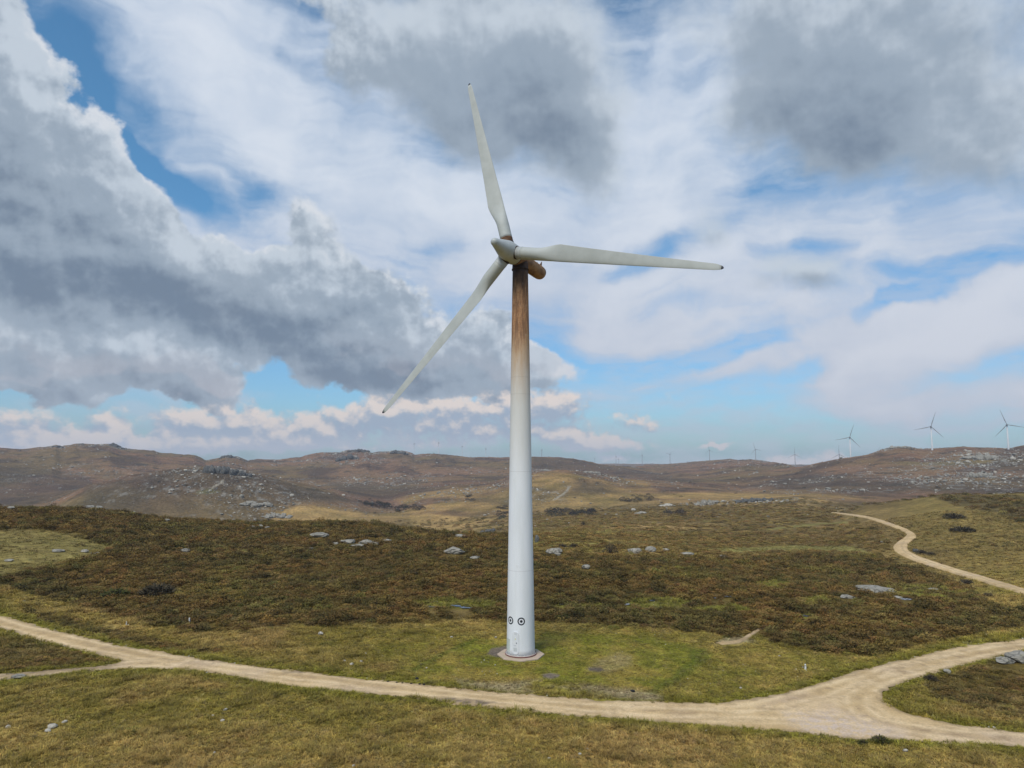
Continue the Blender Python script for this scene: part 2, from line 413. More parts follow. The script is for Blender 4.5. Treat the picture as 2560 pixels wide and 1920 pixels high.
# ------------------------------------------------------------------ small builders
def new_mat(name):
    m = bpy.data.materials.new(name)
    m.use_nodes = True
    nt = m.node_tree
    b = nt.nodes['Principled BSDF']
    b.inputs['Roughness'].default_value = .9
    b.inputs['Specular IOR Level'].default_value = .15
    return m, nt, b


def nd(nt, kind, **kw):
    n = nt.nodes.new(kind)
    for k, v in kw.items():
        if k.startswith('in_'):
            key = k[3:]
            n.inputs[int(key) if key.isdigit() else key.replace('_', ' ')].default_value = v
        else:
            setattr(n, k, v)
    return n


def mth(nt, op, a, b=None, c=None, clamp=False):
    n = nt.nodes.new('ShaderNodeMath')
    n.operation = op
    n.use_clamp = clamp
    for i, v in enumerate((a, b, c)):
        if v is None:
            continue
        if isinstance(v, (int, float)):
            n.inputs[i].default_value = v
        else:
            nt.links.new(v, n.inputs[i])
    return n.outputs[0]


def mixc(nt, fac, a, b, mode='MIX'):
    n = nt.nodes.new('ShaderNodeMix')
    n.data_type = 'RGBA'
    n.blend_type = mode
    for i, v in ((0, fac), (6, a), (7, b)):
        if isinstance(v, (int, float)):
            n.inputs[i].default_value = v
        elif isinstance(v, (tuple, list)):
            n.inputs[i].default_value = tuple(v) + ((1,) if len(v) == 3 else ())
        else:
            nt.links.new(v, n.inputs[i])
    return n.outputs[2]


def noise(nt, vec, scale, detail=4, rough=.55, dist=0):
    n = nd(nt, 'ShaderNodeTexNoise', in_Scale=scale, in_Detail=detail, in_Roughness=rough, in_Distortion=dist)
    if vec is not None:
        nt.links.new(vec, n.inputs['Vector'])
    return n.outputs[0]


def maprange(nt, v, a, b, c=0.0, d=1.0, smooth=True):
    n = nt.nodes.new('ShaderNodeMapRange')
    n.interpolation_type = 'SMOOTHSTEP' if smooth else 'LINEAR'
    nt.links.new(v, n.inputs[0])
    for i, q in enumerate((a, b, c, d)):
        n.inputs[i + 1].default_value = q
    return n.outputs[0]


def mesh_np(name, co, faces, mat=None, smooth=True):
    """co (N,3); faces: list of tuples or an int array (M,k)"""
    me = bpy.data.meshes.new(name)
    co = np.asarray(co, np.float32)
    if isinstance(faces, np.ndarray):
        M, k = faces.shape
        me.vertices.add(len(co))
        me.vertices.foreach_set('co', co.ravel())
        me.loops.add(M * k)
        me.polygons.add(M)
        me.loops.foreach_set('vertex_index', faces.astype(np.int32).ravel())
        me.polygons.foreach_set('loop_start', np.arange(0, M * k, k, dtype=np.int32))
        me.polygons.foreach_set('loop_total', np.full(M, k, dtype=np.int32))
        me.update(calc_edges=True)
    else:
        me.from_pydata([tuple(map(float, c)) for c in co], [], [tuple(map(int, f)) for f in faces])
        me.update()
    if smooth:
        me.polygons.foreach_set('use_smooth', np.ones(len(me.polygons), bool))
    if mat is not None:
        me.materials.append(mat)
    return me


def link(name, me, parent=None, loc=None, **props):
    o = bpy.data.objects.new(name, me)
    COL.objects.link(o)
    if parent is not None:
        o.parent = parent
    if loc is not None:
        o.location = loc
    for k, v in props.items():
        o[k] = v
    return o


def thing(name, label, category, loc=(0, 0, 0), rotz=0.0, group=None, mesh=None):
    o = bpy.data.objects.new(name, mesh)
    COL.objects.link(o)
    o.location = loc
    o.rotation_euler = (0, 0, rotz)
    o['label'] = label
    o['category'] = category
    if group:
        o['group'] = group
    return o


def col_attr(me, name, c):
    a = me.color_attributes.new(name, 'FLOAT_COLOR', 'POINT')
    d = np.ones((len(c), 4), np.float32)
    d[:, :3] = c
    a.data.foreach_set('color', d.ravel())


def lathe(profile, n=48, cap=True):
    """profile: list of (radius, z)"""
    co, fa = [], []
    for r, z in profile:
        for i in range(n):
            a = 2 * PI * i / n
            co.append((r * math.cos(a), r * math.sin(a), z))
    for k in range(len(profile) - 1):
        for i in range(n):
            j = (i + 1) % n
            fa.append((k * n + i, k * n + j, (k + 1) * n + j, (k + 1) * n + i))
    if cap:
        fa.append(tuple(range(n))[::-1])
        fa.append(tuple((len(profile) - 1) * n + i for i in range(n)))
    return co, fa


# ------------------------------------------------------------------ materials of the land
def land_material():
    m, nt, b = new_mat('moorland')
    at = nd(nt, 'ShaderNodeAttribute', attribute_name='albedo')
    pos = nd(nt, 'ShaderNodeNewGeometry').outputs['Position']
    a = noise(nt, pos, 3.2, 5, .65)
    c = noise(nt, pos, .42, 4, .6)
    d = noise(nt, pos, .06, 5, .65)
    k = mth(nt, 'MULTIPLY', maprange(nt, a, .3, .7, .62, 1.42), maprange(nt, c, .3, .7, .72, 1.3))
    k = mth(nt, 'MULTIPLY', k, maprange(nt, d, .3, .7, .8, 1.22))
    vm = nd(nt, 'ShaderNodeVectorMath', operation='SCALE')
    nt.links.new(at.outputs['Color'], vm.inputs[0])
    nt.links.new(k, vm.inputs['Scale'])
    hue = mixc(nt, maprange(nt, noise(nt, pos, .9, 3, .6), .45, .7, 0, .28), vm.outputs[0], (.2, .15, .06))
    hue2 = mixc(nt, .75, vm.outputs[0], hue)
    nt.links.new(hue2, b.inputs['Base Color'])
    b.inputs['Roughness'].default_value = .95
    b.inputs['Specular IOR Level'].default_value = .08
    bp = nd(nt, 'ShaderNodeBump', in_Strength=.55, in_Distance=.18)
    fa = nd(nt, 'ShaderNodeAttribute', attribute_name='far').outputs['Fac']
    bb = nd(nt, 'ShaderNodeBump', in_Strength=.9, in_Distance=1.0)
    nt.links.new(mth(nt, 'MULTIPLY', fa, mth(nt, 'ADD', mth(nt, 'MULTIPLY', d, 7.0), mth(nt, 'MULTIPLY', noise(nt, pos, .21, 5, .65), 2.6))), bb.inputs['Height'])
    nt.links.new(bb.outputs[0], bp.inputs['Normal'])
    hh = mth(nt, 'ADD', mth(nt, 'MULTIPLY', a, .6), c)
    nt.links.new(hh, bp.inputs['Height'])
    nt.links.new(bp.outputs[0], b.inputs['Normal'])
    return m


def road_material(far=False):
    m, nt, b = new_mat('sandy_gravel_far' if far else 'sandy_gravel')
    pos = nd(nt, 'ShaderNodeNewGeometry').outputs['Position']
    at = nd(nt, 'ShaderNodeAttribute', attribute_name='edge')
    e = at.outputs['Fac']
    base = mixc(nt, maprange(nt, noise(nt, pos, .25, 5, .6), .35, .68), (.51, .345, .168), (.66, .462, .238))
    base = mixc(nt, maprange(nt, noise(nt, pos, .09, 4, .6), .5, .68, 0, .75), base, (.55, .40, .27))
    # wheel ruts
    rut = mth(nt, 'MULTIPLY', nd(nt, 'ShaderNodeAttribute', attribute_name='rut').outputs['Fac'], maprange(nt, noise(nt, pos, .5, 4), .3, .55, .25, 1))
    base = mixc(nt, mth(nt, 'MULTIPLY', rut, .8), base, (.76, .56, .33))
    ridge = nd(nt, 'ShaderNodeAttribute', attribute_name='ridge').outputs['Fac']
    base = mixc(nt, mth(nt, 'MULTIPLY', ridge, maprange(nt, noise(nt, pos, .8, 5, .65), .42, .62, .15, .85)), base, (.36, .245, .135))
    stony = nd(nt, 'ShaderNodeAttribute', attribute_name='stony').outputs['Fac']
    base = mixc(nt, mth(nt, 'MULTIPLY', stony, maprange(nt, noise(nt, pos, 1.6, 5, .7), .4, .6, .2, .9)), base, (.58, .45, .36))
    # browner, damper rim
    base = mixc(nt, maprange(nt, mth(nt, 'ADD', e, mth(nt, 'MULTIPLY', noise(nt, pos, 1.1, 4), .9)), .35, 1.15, .72, 0), base, (.235, .17, .095))
    base = mixc(nt, maprange(nt, noise(nt, pos, .6, 6, .7), .58, .74, 0, .5), base, (.30, .22, .145))
    st = nd(nt, 'ShaderNodeTexVoronoi', in_Scale=5.5)
    nt.links.new(pos, st.inputs['Vector'])
    base = mixc(nt, maprange(nt, st.outputs['Distance'], .06, .16, .5, 0), base, (.62, .55, .46))
    fine = noise(nt, pos, 7, 6, .7)
    vm = nd(nt, 'ShaderNodeVectorMath', operation='SCALE')
    nt.links.new(base, vm.inputs[0])
    nt.links.new(maprange(nt, fine, .25, .75, .78, 1.2), vm.inputs['Scale'])
    # the damp hollow at the lower verge left of the turbine
    wet = nd(nt, 'ShaderNodeAttribute', attribute_name='damp').outputs['Fac']
    fin = mixc(nt, mth(nt, 'MULTIPLY', wet, maprange(nt, noise(nt, pos, 1.4, 4), .3, .6, .35, 1)), vm.outputs[0], (.14, .105, .08))
    nt.links.new(fin, b.inputs['Base Color'])
    bp = nd(nt, 'ShaderNodeBump', in_Strength=.5, in_Distance=.08)
    nt.links.new(mth(nt, 'ADD', fine, mth(nt, 'MULTIPLY', rut, -.7)), bp.inputs['Height'])
    nt.links.new(bp.outputs[0], b.inputs['Normal'])
    return m


def tint_material(name, rough=.85, spread=.35):
    m, nt, b = new_mat(name)
    at = nd(nt, 'ShaderNodeAttribute', attribute_name='tint', attribute_type='INSTANCER')
    pos = nd(nt, 'ShaderNodeNewGeometry').outputs['Position']
    k = maprange(nt, noise(nt, pos, 5.0, 3, .6), .3, .7, 1 - spread, 1 + spread)
    vm = nd(nt, 'ShaderNodeVectorMath', operation='SCALE')
    nt.links.new(at.outputs['Color'], vm.inputs[0])
    nt.links.new(k, vm.inputs['Scale'])
    nt.links.new(vm.outputs[0], b.inputs['Base Color'])
    b.inputs['Roughness'].default_value = rough
    return m


def granite_material(name, a=(.36, .325, .27), c=(.22, .20, .165), lichen=(.28, .255, .17)):
    m, nt, b = new_mat(name)
    pos = nd(nt, 'ShaderNodeNewGeometry').outputs['Position']
    base = mixc(nt, maprange(nt, noise(nt, pos, .9, 6, .65), .38, .62), a, c)
    base = mixc(nt, maprange(nt, noise(nt, pos, 2.1, 4, .6), .54, .66, 0, .6), base, lichen)
    cr = nd(nt, 'ShaderNodeTexVoronoi', feature='DISTANCE_TO_EDGE', in_Scale=.55)
    wv = nd(nt, 'ShaderNodeVectorMath', operation='MULTIPLY_ADD')
    nt.links.new(pos, wv.inputs[0])
    wv.inputs[1].default_value = (1, 1, 1)
    nn = nd(nt, 'ShaderNodeTexNoise', in_Scale=1.3, in_Detail=4)
    nt.links.new(pos, nn.inputs['Vector'])
    nt.links.new(nn.outputs['Color'], wv.inputs[2])
    nt.links.new(wv.outputs[0], cr.inputs['Vector'])
    base = mixc(nt, maprange(nt, cr.outputs['Distance'], .0, .05, .7, 0), base, (.05, .047, .042))
    nt.links.new(base, b.inputs['Base Color'])
    bp = nd(nt, 'ShaderNodeBump', in_Strength=.7, in_Distance=.25)
    nt.links.new(noise(nt, pos, 1.8, 6, .65), bp.inputs['Height'])
    nt.links.new(bp.outputs[0], b.inputs['Normal'])
    return m


M_LAND = land_material()
M_ROAD = road_material()
M_LEAF = tint_material('heather_sprigs', .8, .4)
M_GRASS = tint_material('grass_blades', .8, .25)
M_ROCKT = tint_material('weathered_granite', .9, .3)
M_GRANITE = granite_material('granite')
M_DARKROCK = granite_material('dark_granite', (.15, .145, .135), (.075, .073, .07), (.12, .12, .085))
M_PALE = granite_material('pale_granite', (.52, .465, .38), (.37, .33, .27), (.41, .37, .28))

# ------------------------------------------------------------------ rocky places on the hills
for xd, yd, rad, st in [(485, 1012, 40, .5), (560, 1100, 70, .6), (600, 1112, 55, .55), (430, 1040, 60, .45), (380, 1050, 50, .3), (765, 973, 70, .7), (860, 976, 60, .6), (700, 985, 70, .4), (490, 986, 60, .7),
                        (430, 983, 50, .6), (130, 966, 40, .6), (250, 965, 60, .7), (210, 970, 50, .3), (740, 1000, 90, .5), (800, 1040, 80, .4), (900, 1030, 90, .35), (960, 1020, 80, .3),
                        (1000, 1062, 45, .6), (1040, 1060, 40, .5), (1170, 1015, 35, .6), (1280, 1020, 40, .7), (1300, 1030, 40, .6), (1180, 1058, 40, .55), (1340, 1042, 40, .5), (1430, 1046, 50, .3), (1520, 1088, 25, .9),
                        (1620, 1083, 30, .9), (1660, 1085, 25, .8), (1700, 1064, 50, .4), (1850, 1060, 50, .55), (1930, 967, 50, .6), (2100, 985, 70, .75), (2150, 1000, 60, .7), (2120, 1030, 60, .75), (2170, 1035, 60, .6), (2000, 1010, 60, .4),
                        (1900, 1030, 70, .35), (2060, 1040, 60, .5), (1440, 1096, 25, .5), (1400, 1110, 20, .4), (180, 1010, 80, .2), (1580, 994, 60, .5), (1640, 996, 50, .5), (1720, 1040, 60, .35)]:
    hx, hy, hz = hit(xd, yd, 400)
    ROCKSPOTS.append((float(hx[0]), float(hy[0]), rad, st))

# ------------------------------------------------------------------ the ground: one sheet, fine where the view looks, reaching beyond the last ridge
def build_ground():
    th = np.concatenate([np.radians(np.linspace(-180, -43, 90, endpoint=False)), np.radians(np.linspace(-43, 43, 1000, endpoint=False)), np.radians(np.linspace(43, 180, 90, endpoint=False))])
    rr = np.concatenate([[4, 12, 22], np.exp(np.linspace(math.log(30), math.log(45), 12, endpoint=False)), np.exp(np.linspace(math.log(45), math.log(260), 330, endpoint=False)),
                         np.exp(np.linspace(math.log(260), math.log(2500), 380, endpoint=False)), np.exp(np.linspace(math.log(2500), math.log(4390), 40))])
    T, R = np.meshgrid(th, rr)
    x = (R * np.sin(T)).ravel()
    y = (R * np.cos(T)).ravel()
    z = height(x, y)
    m = masks(x, y, z)
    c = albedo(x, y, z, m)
    z = z - .10 * sstep(2, 8, m['road'])
    rk = rockiness(x, y)
    r = np.hypot(x, y)
    nT, nR = len(th), len(rr)
    idx = np.arange(nT * nR).reshape(nR, nT)
    nxt = np.roll(idx, -1, axis=1)
    q = np.stack([idx[:-1], idx[1:], nxt[1:], nxt[:-1]], -1).reshape(-1, 4)
    me = mesh_np('ground', np.stack([x, y, z], 1), q, M_LAND)
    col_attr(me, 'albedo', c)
    at = me.attributes.new('far', 'FLOAT', 'POINT')
    at.data.foreach_set('value', sstep(450, 800, r).astype(np.float32))
    o = link('ground', me, kind='structure')
    return o


GROUND = build_ground()


# ------------------------------------------------------------------ the sandy track: the main road, its fork and the side track are one sheet
def build_road():
    P = np.array(ROAD, float)
    # refine the outline and carry it over to the ground
    out = []
    n = len(P)
    for i in range(n):
        p0, p1, p2, p3 = P[i - 1], P[i], P[(i + 1) % n], P[(i + 2) % n]
        L = np.hypot(*(p2 - p1))
        k = max(2, int(L / 5))
        sharp = L < 30
        for j in range(k):
            t = j / k
            if sharp:
                q = p1 + (p2 - p1) * t
            else:
                q = .5 * ((2 * p1) + (-p0 + p2) * t + (2 * p0 - 5 * p1 + 4 * p2 - p3) * t * t + (-p0 + 3 * p1 - 3 * p2 + p3) * t ** 3)
                lin = p1 + (p2 - p1) * t
                q = lin * .5 + q * .5
            out.append(q)
    out = np.array(out)
    hx, hy, hz = hit(out[:, 0], out[:, 1], 40, 190)
    # ragged verge
    w = fbm(hx, hy, 1.3, 3, 301) * .6 + fbm(hx, hy, 5, 2, 302) * .5
    w2 = fbm(hx, hy, 1.3, 3, 303) * .6 + fbm(hx, hy, 5, 2, 304) * .5
    hx, hy = hx + w * .8, hy + w2 * .8
    B = np.stack([hx, hy], 1)
    # interior points on a jittered grid, denser near by
    gx, gy = np.meshgrid(np.arange(-130, 115, .42), np.arange(38, 135, .42))
    gx = gx.ravel() + (np.random.RandomState(3).rand(gx.size) - .5) * .2
    gy = gy.ravel() + (np.random.RandomState(4).rand(gy.size) - .5) * .2
    sd = poly_sd(gx, gy, B[::2])
    k = sd > .3
    pts = [Vector((a, b)) for a, b in np.concatenate([B, np.stack([gx[k], gy[k]], 1)])]
    nb = len(B)
    vo, eo, fo, *_ = geometry.delaunay_2d_cdt(pts, [(i, (i + 1) % nb) for i in range(nb)], [], 1, 1e-4)
    v = np.array([(a.x, a.y) for a in vo])
    sd = np.maximum(poly_sd(v[:, 0], v[:, 1], B[::2]), 0)
    z = height(v[:, 0], v[:, 1]) + .035 * sstep(0, .5, sd) - .012 + .03 * fbm(v[:, 0], v[:, 1], 1.1, 3, 311)
    fa = [tuple(f) for f in fo]
    co = np.stack([v[:, 0], v[:, 1], z + .02], 1)
    a0 = Vector(co[fa[0][1]] - co[fa[0][0]]).cross(Vector(co[fa[0][2]] - co[fa[0][0]]))
    if a0.z < 0:
        fa = [f[::-1] for f in fa]
    me = mesh_np('dirt_road', co, fa, M_ROAD)
    at = me.attributes.new('edge', 'FLOAT', 'POINT')
    at.data.foreach_set('value', sd.astype(np.float32))
    px, py = proj(v[:, 0], v[:, 1], z)
    dc = np.full(len(v), 1e9)
    fade = np.zeros(len(v))
    rutv, rdg = np.zeros(len(v)), np.zeros(len(v))
    wv = fbm(v[:, 0], v[:, 1], 9, 2, 321) * .5
    for ln in LINES:
        lx, ly, _ = hit([p[0] for p in ln], [p[1] for p in ln], 40, 190)
        q = np.stack([lx, ly], 1)
        for _k in range(3):
            q = np.concatenate([q[:1], np.stack([q[:-1] * .75 + q[1:] * .25, q[:-1] * .25 + q[1:] * .75], 1).reshape(-1, 2), q[-1:]])
        d = np.full(len(v), 1e9)
        for p0, p1 in zip(q[:-1], q[1:]):
            e = p1 - p0
            t = np.clip(((v - p0) @ e) / (e @ e), 0, 1)
            d = np.minimum(d, np.hypot(*(v - p0 - t[:, None] * e).T))
        d = d + wv
        rutv = np.maximum(rutv, np.maximum(np.exp(-((d - .85) / .3) ** 2), .6 * np.exp(-((d - 1.7) / .25) ** 2)))
        rdg = np.maximum(rdg, np.maximum(np.exp(-(d / .35) ** 2), .8 * np.exp(-((d - 1.3) / .2) ** 2)))
    for nm, val in (('rut', rutv), ('ridge', rdg), ('stony', sstep(-25, 20, poly_sd(px, py, [(1700, 1545), (1800, 1540), (1870, 1560), (1950, 1590), (1860, 1594), (1740, 1582)])))):
        at = me.attributes.new(nm, 'FLOAT', 'POINT')
        at.data.foreach_set('value', val.astype(np.float32))
    dm = sstep(-3, 3, poly_sd(px + 6 * fbm(v[:, 0], v[:, 1], 2, 2, 5), py, [(925, 1506), (985, 1508), (1075, 1517), (1050, 1524), (1000, 1521), (950, 1513)])) * .9
    dm = np.maximum(dm, .55 * sstep(-2, 2, poly_sd(px, py, [(600, 1446), (650, 1449), (664, 1452), (648, 1456), (612, 1454)])))
    dm = np.maximum(dm, .5 * sstep(1420, 1432, py) * sstep(285, 215, px))
    at = me.attributes.new('damp', 'FLOAT', 'POINT')
    at.data.foreach_set('value', dm.astype(np.float32))
    link('dirt_road', me, kind='structure')


LINES = [[(-80, 1326), (0, 1343), (100, 1372), (250, 1404), (400, 1431), (550, 1450), (700, 1466), (850, 1487), (1000, 1503), (1106, 1515), (1256, 1528), (1456, 1540), (1600, 1543), (1756, 1548), (1900, 1566), (2056, 1588), (2212, 1602), (2400, 1620)],
         [(1356, 1537), (1500, 1541), (1620, 1532), (1720, 1511), (1816, 1481), (1916, 1452), (2016, 1427), (2106, 1412), (2212, 1395), (2380, 1378)],
         [(2212, 1397), (2090, 1417), (1985, 1442), (1890, 1475), (1846, 1510), (1862, 1545), (1930, 1570), (2056, 1586), (2212, 1600)], [(380, 1432), (280, 1434), (200, 1443), (100, 1452), (0, 1463), (-120, 1478)]]
build_road()


def strip_road(name, left, right, lift, n=160, m=8, rmin=30, wob=.0):
    """a strip between two lines given on the photo"""
    def res(L):
        L = np.array(L, float)
        # smooth the line
        for _ in range(3):
            a = L[:-1] * .75 + L[1:] * .25
            b = L[:-1] * .25 + L[1:] * .75
            L = np.concatenate([L[:1], np.stack([a, b], 1).reshape(-1, 2), L[-1:]])
        s = np.concatenate([[0], np.cumsum(np.hypot(*np.diff(L, axis=0).T))])
        q = np.linspace(0, s[-1], n)
        return np.interp(q, s, L[:, 0]), np.interp(q, s, L[:, 1])
    lx, ly = res(left)
    rx, ry = res(right)
    ax, ay, az_ = hit(lx, ly, rmin, 800)
    bx, by, bz_ = hit(rx, ry, rmin, 800)
    t = np.linspace(0, 1, m)[None]
    X = ax[:, None] * (1 - t) + bx[:, None] * t
    Y = ay[:, None] * (1 - t) + by[:, None] * t
    jit = fbm(X[:, 0], Y[:, 0], 6, 3, 401) * wob
    X = X + jit[:, None]
    Z = height(X.ravel(), Y.ravel()).reshape(X.shape) + lift
    Z[:, 0] -= lift + .1
    Z[:, -1] -= lift + .1
    idx = np.arange(n * m).reshape(n, m)
    q = np.stack([idx[:-1, :-1], idx[1:, :-1], idx[1:, 1:], idx[:-1, 1:]], -1).reshape(-1, 4)
    co = np.stack([X.ravel(), Y.ravel(), Z.ravel()], 1)
    a0 = np.cross(co[q[0, 1]] - co[q[0, 0]], co[q[0, 2]] - co[q[0, 0]])
    if a0[2] < 0:
        q = q[:, ::-1].copy()
    me = mesh_np(name, co, q, M_ROAD)
    w = np.hypot(ax - bx, ay - by)
    e = (np.minimum(t, 1 - t) * w[:, None]).ravel()
    dd = np.abs(t - .5) * w[:, None]
    at = me.attributes.new('rut', 'FLOAT', 'POINT')
    at.data.foreach_set('value', np.exp(-((dd - .85) / .4) ** 2).ravel().astype(np.float32))
    at = me.attributes.new('ridge', 'FLOAT', 'POINT')
    at.data.foreach_set('value', np.exp(-(dd / .35) ** 2).ravel().astype(np.float32))
    at = me.attributes.new('edge', 'FLOAT', 'POINT')
    at.data.foreach_set('value', e.astype(np.float32))
    return link(name, me, kind='structure')


# the track that climbs away on the right: points along its two verges
strip_road('gravel_road', TRACK_L, TRACK_R, .32, 300, 9, 60, .15)
strip_road('footpath', [(1540, 1388), (1585, 1383), (1600, 1378), (1618, 1367), (1640, 1356), (1658, 1349)], [(1560, 1394), (1596, 1391), (1612, 1383), (1625, 1375), (1645, 1362), (1661, 1352)], .07, 60, 5, 40, .4)


# ------------------------------------------------------------------ scattered ground cover
def make_scatter(name, protos, pts, rot, scl, tint, pick, kind='stuff', label=None, category=None):
    c = bpy.data.collections.new(name + '_kinds')
    for i, me in enumerate(protos):
        c.objects.link(bpy.data.objects.new('%s_kind_%02d' % (name, i), me))
    me = bpy.data.meshes.new(name)
    N = len(pts)
    me.vertices.add(N)
    me.vertices.foreach_set('co', np.asarray(pts, np.float32).ravel())
    a = me.attributes.new('rot', 'FLOAT_VECTOR', 'POINT')
    a.data.foreach_set('vector', np.asarray(rot, np.float32).ravel())
    a = me.attributes.new('scl', 'FLOAT_VECTOR', 'POINT')
    a.data.foreach_set('vector', np.asarray(scl, np.float32).ravel())
    a = me.attributes.new('pick', 'INT', 'POINT')
    a.data.foreach_set('value', np.asarray(pick, np.int32))
    a = me.attributes.new('tint', 'FLOAT_COLOR', 'POINT')
    d = np.ones((N, 4), np.float32)
    d[:, :3] = tint
    a.data.foreach_set('color', d.ravel())
    me.update()
    g = bpy.data.node_groups.new(name + '_spread', 'GeometryNodeTree')
    g.interface.new_socket('Geometry', in_out='INPUT', socket_type='NodeSocketGeometry')
    g.interface.new_socket('Geometry', in_out='OUTPUT', socket_type='NodeSocketGeometry')
    gi, go = g.nodes.new('NodeGroupInput'), g.nodes.new('NodeGroupOutput')
    iop = g.nodes.new('GeometryNodeInstanceOnPoints')
    ci = g.nodes.new('GeometryNodeCollectionInfo')
    ci.inputs['Collection'].default_value = c
    ci.inputs['Separate Children'].default_value = True
    ci.inputs['Reset Children'].default_value = True

    def na(n, t):
        q = g.nodes.new('GeometryNodeInputNamedAttribute')
        q.data_type = t
        q.inputs['Name'].default_value = n
        return q.outputs['Attribute']
    L = g.links.new
    L(gi.outputs[0], iop.inputs['Points'])
    L(ci.outputs[0], iop.inputs['Instance'])
    iop.inputs['Pick Instance'].default_value = True
    L(na('pick', 'INT'), iop.inputs['Instance Index'])
    e2r = g.nodes.new('FunctionNodeEulerToRotation')
    L(na('rot', 'FLOAT_VECTOR'), e2r.inputs[0])
    L(e2r.outputs[0], iop.inputs['Rotation'])
    L(na('scl', 'FLOAT_VECTOR'), iop.inputs['Scale'])
    L(iop.outputs[0], go.inputs[0])
    o = link(name, me, kind=kind)
    md = o.modifiers.new('spread', 'NODES')
    md.node_group = g
    if label:
        o['label'] = label
        o['category'] = category
    return o


def tri_clump(name, n, rs, mat, rad, hgt, leaf, up=.4, dome=True):
    """many small leaf faces spread through a low dome"""
    co, fa = [], []
    for i in range(n):
        a = rs.rand() * 2 * PI
        q = math.sqrt(rs.rand())
        rx = q * rad
        top = hgt * (math.sqrt(max(0, 1 - q * q * .92)) if dome else 1)
        z = top * (.25 + .75 * rs.rand() ** .6)
        p = np.array([rx * math.cos(a), rx * math.sin(a), z])
        d = np.array([math.cos(a) * (q + .2), math.sin(a) * (q + .2), up * rs.rand() * 1.2]) + rs.normal(0, .35, 3)
        d /= np.linalg.norm(d)
        s = np.cross(d, np.array([0, 0, 1.0]) + rs.normal(0, .45, 3))
        s /= np.linalg.norm(s) + 1e-9
        l = leaf * (.6 + .8 * rs.rand())
        w = l * (.28 + .2 * rs.rand())
        k = len(co)
        co += [p - s * w * .5, p + s * w * .5, p + d * l + s * w * .25, p + d * l - s * w * .25]
        fa.append((k, k + 1, k + 2, k + 3))
    return mesh_np(name, co, fa, mat, smooth=False)


def tuft(name, n, rs, mat, rad, hgt, wid):
    co, fa = [], []
    for i in range(n):
        a = rs.rand() * 2 * PI
        p = np.array([math.cos(a), math.sin(a), 0]) * rad * math.sqrt(rs.rand())
        b = rs.rand() * 2 * PI
        lean = np.array([math.cos(b), math.sin(b), 0]) * (.4 + 1.3 * rs.rand())
        h = hgt * (.5 + .7 * rs.rand())
        s = np.array([-math.sin(b), math.cos(b), 0]) * wid * (.6 + .8 * rs.rand())
        m_ = p + lean * h * .35 + np.array([0, 0, h * .6])
        t = p + lean * h + np.array([0, 0, h * .9])
        k = len(co)
        co += [p - s, p + s, m_ + s * .7, m_ - s * .7, t]
        fa += [(k, k + 1, k + 2, k + 3), (k + 3, k + 2, k + 4)]
    return mesh_np(name, co, fa, mat, smooth=False)


RS = np.random.RandomState(11)
HEATHER = [tri_clump('heather_clump', 130, RS, M_LEAF, .62, .50 + .1 * i, .20) for i in range(5)]
GORSE = [tri_clump('gorse_clump', 170, RS, M_LEAF, .7, .85, .2) for i in range(3)]
TUFTS = [tuft('grass_tuft', 22, RS, M_GRASS, .17, .17, .014) for i in range(4)] + [tuft('long_grass_tuft', 26, RS, M_GRASS, .2, .30, .013) for i in range(3)]


def polar_points(n, r0, r1, az=41.5):
    r = np.sqrt(RS.rand(n) * (r1 * r1 - r0 * r0) + r0 * r0)
    a = np.radians((RS.rand(n) * 2 - 1) * az)
    x, y = r * np.sin(a), r * np.cos(a)
    z = height(x, y)
    return x, y, z


def jitter(c, k, sat=.12):
    n = len(c)
    v = np.exp(RS.normal(0, k, n))[:, None]
    h = 1 + RS.normal(0, sat * .6, (n, 3))
    return np.clip(c * v * h, .003, .8)


TOWERXY = (.9, 73.4)


EXCL = []


def keep_clear(x, y, front=1.0):
    """0 where a rock, a pool or a post stands in the open, with the low growth before it nibbled away"""
    k = np.ones(x.shape)
    for ex, ey, w, dep in EXCL:
        d = math.hypot(ex, ey)
        ux, uy = ex / d, ey / d
        l = dep * front
        rx, ry = x - (ex - ux * l * .5), y - (ey - uy * l * .5)
        along, across = rx * ux + ry * uy, rx * uy - ry * ux
        k = np.minimum(k, ((along / (l * .5 + w * .45)) ** 2 + (across / (w * .55 + .15)) ** 2 > 1) * 1.0)
    return k


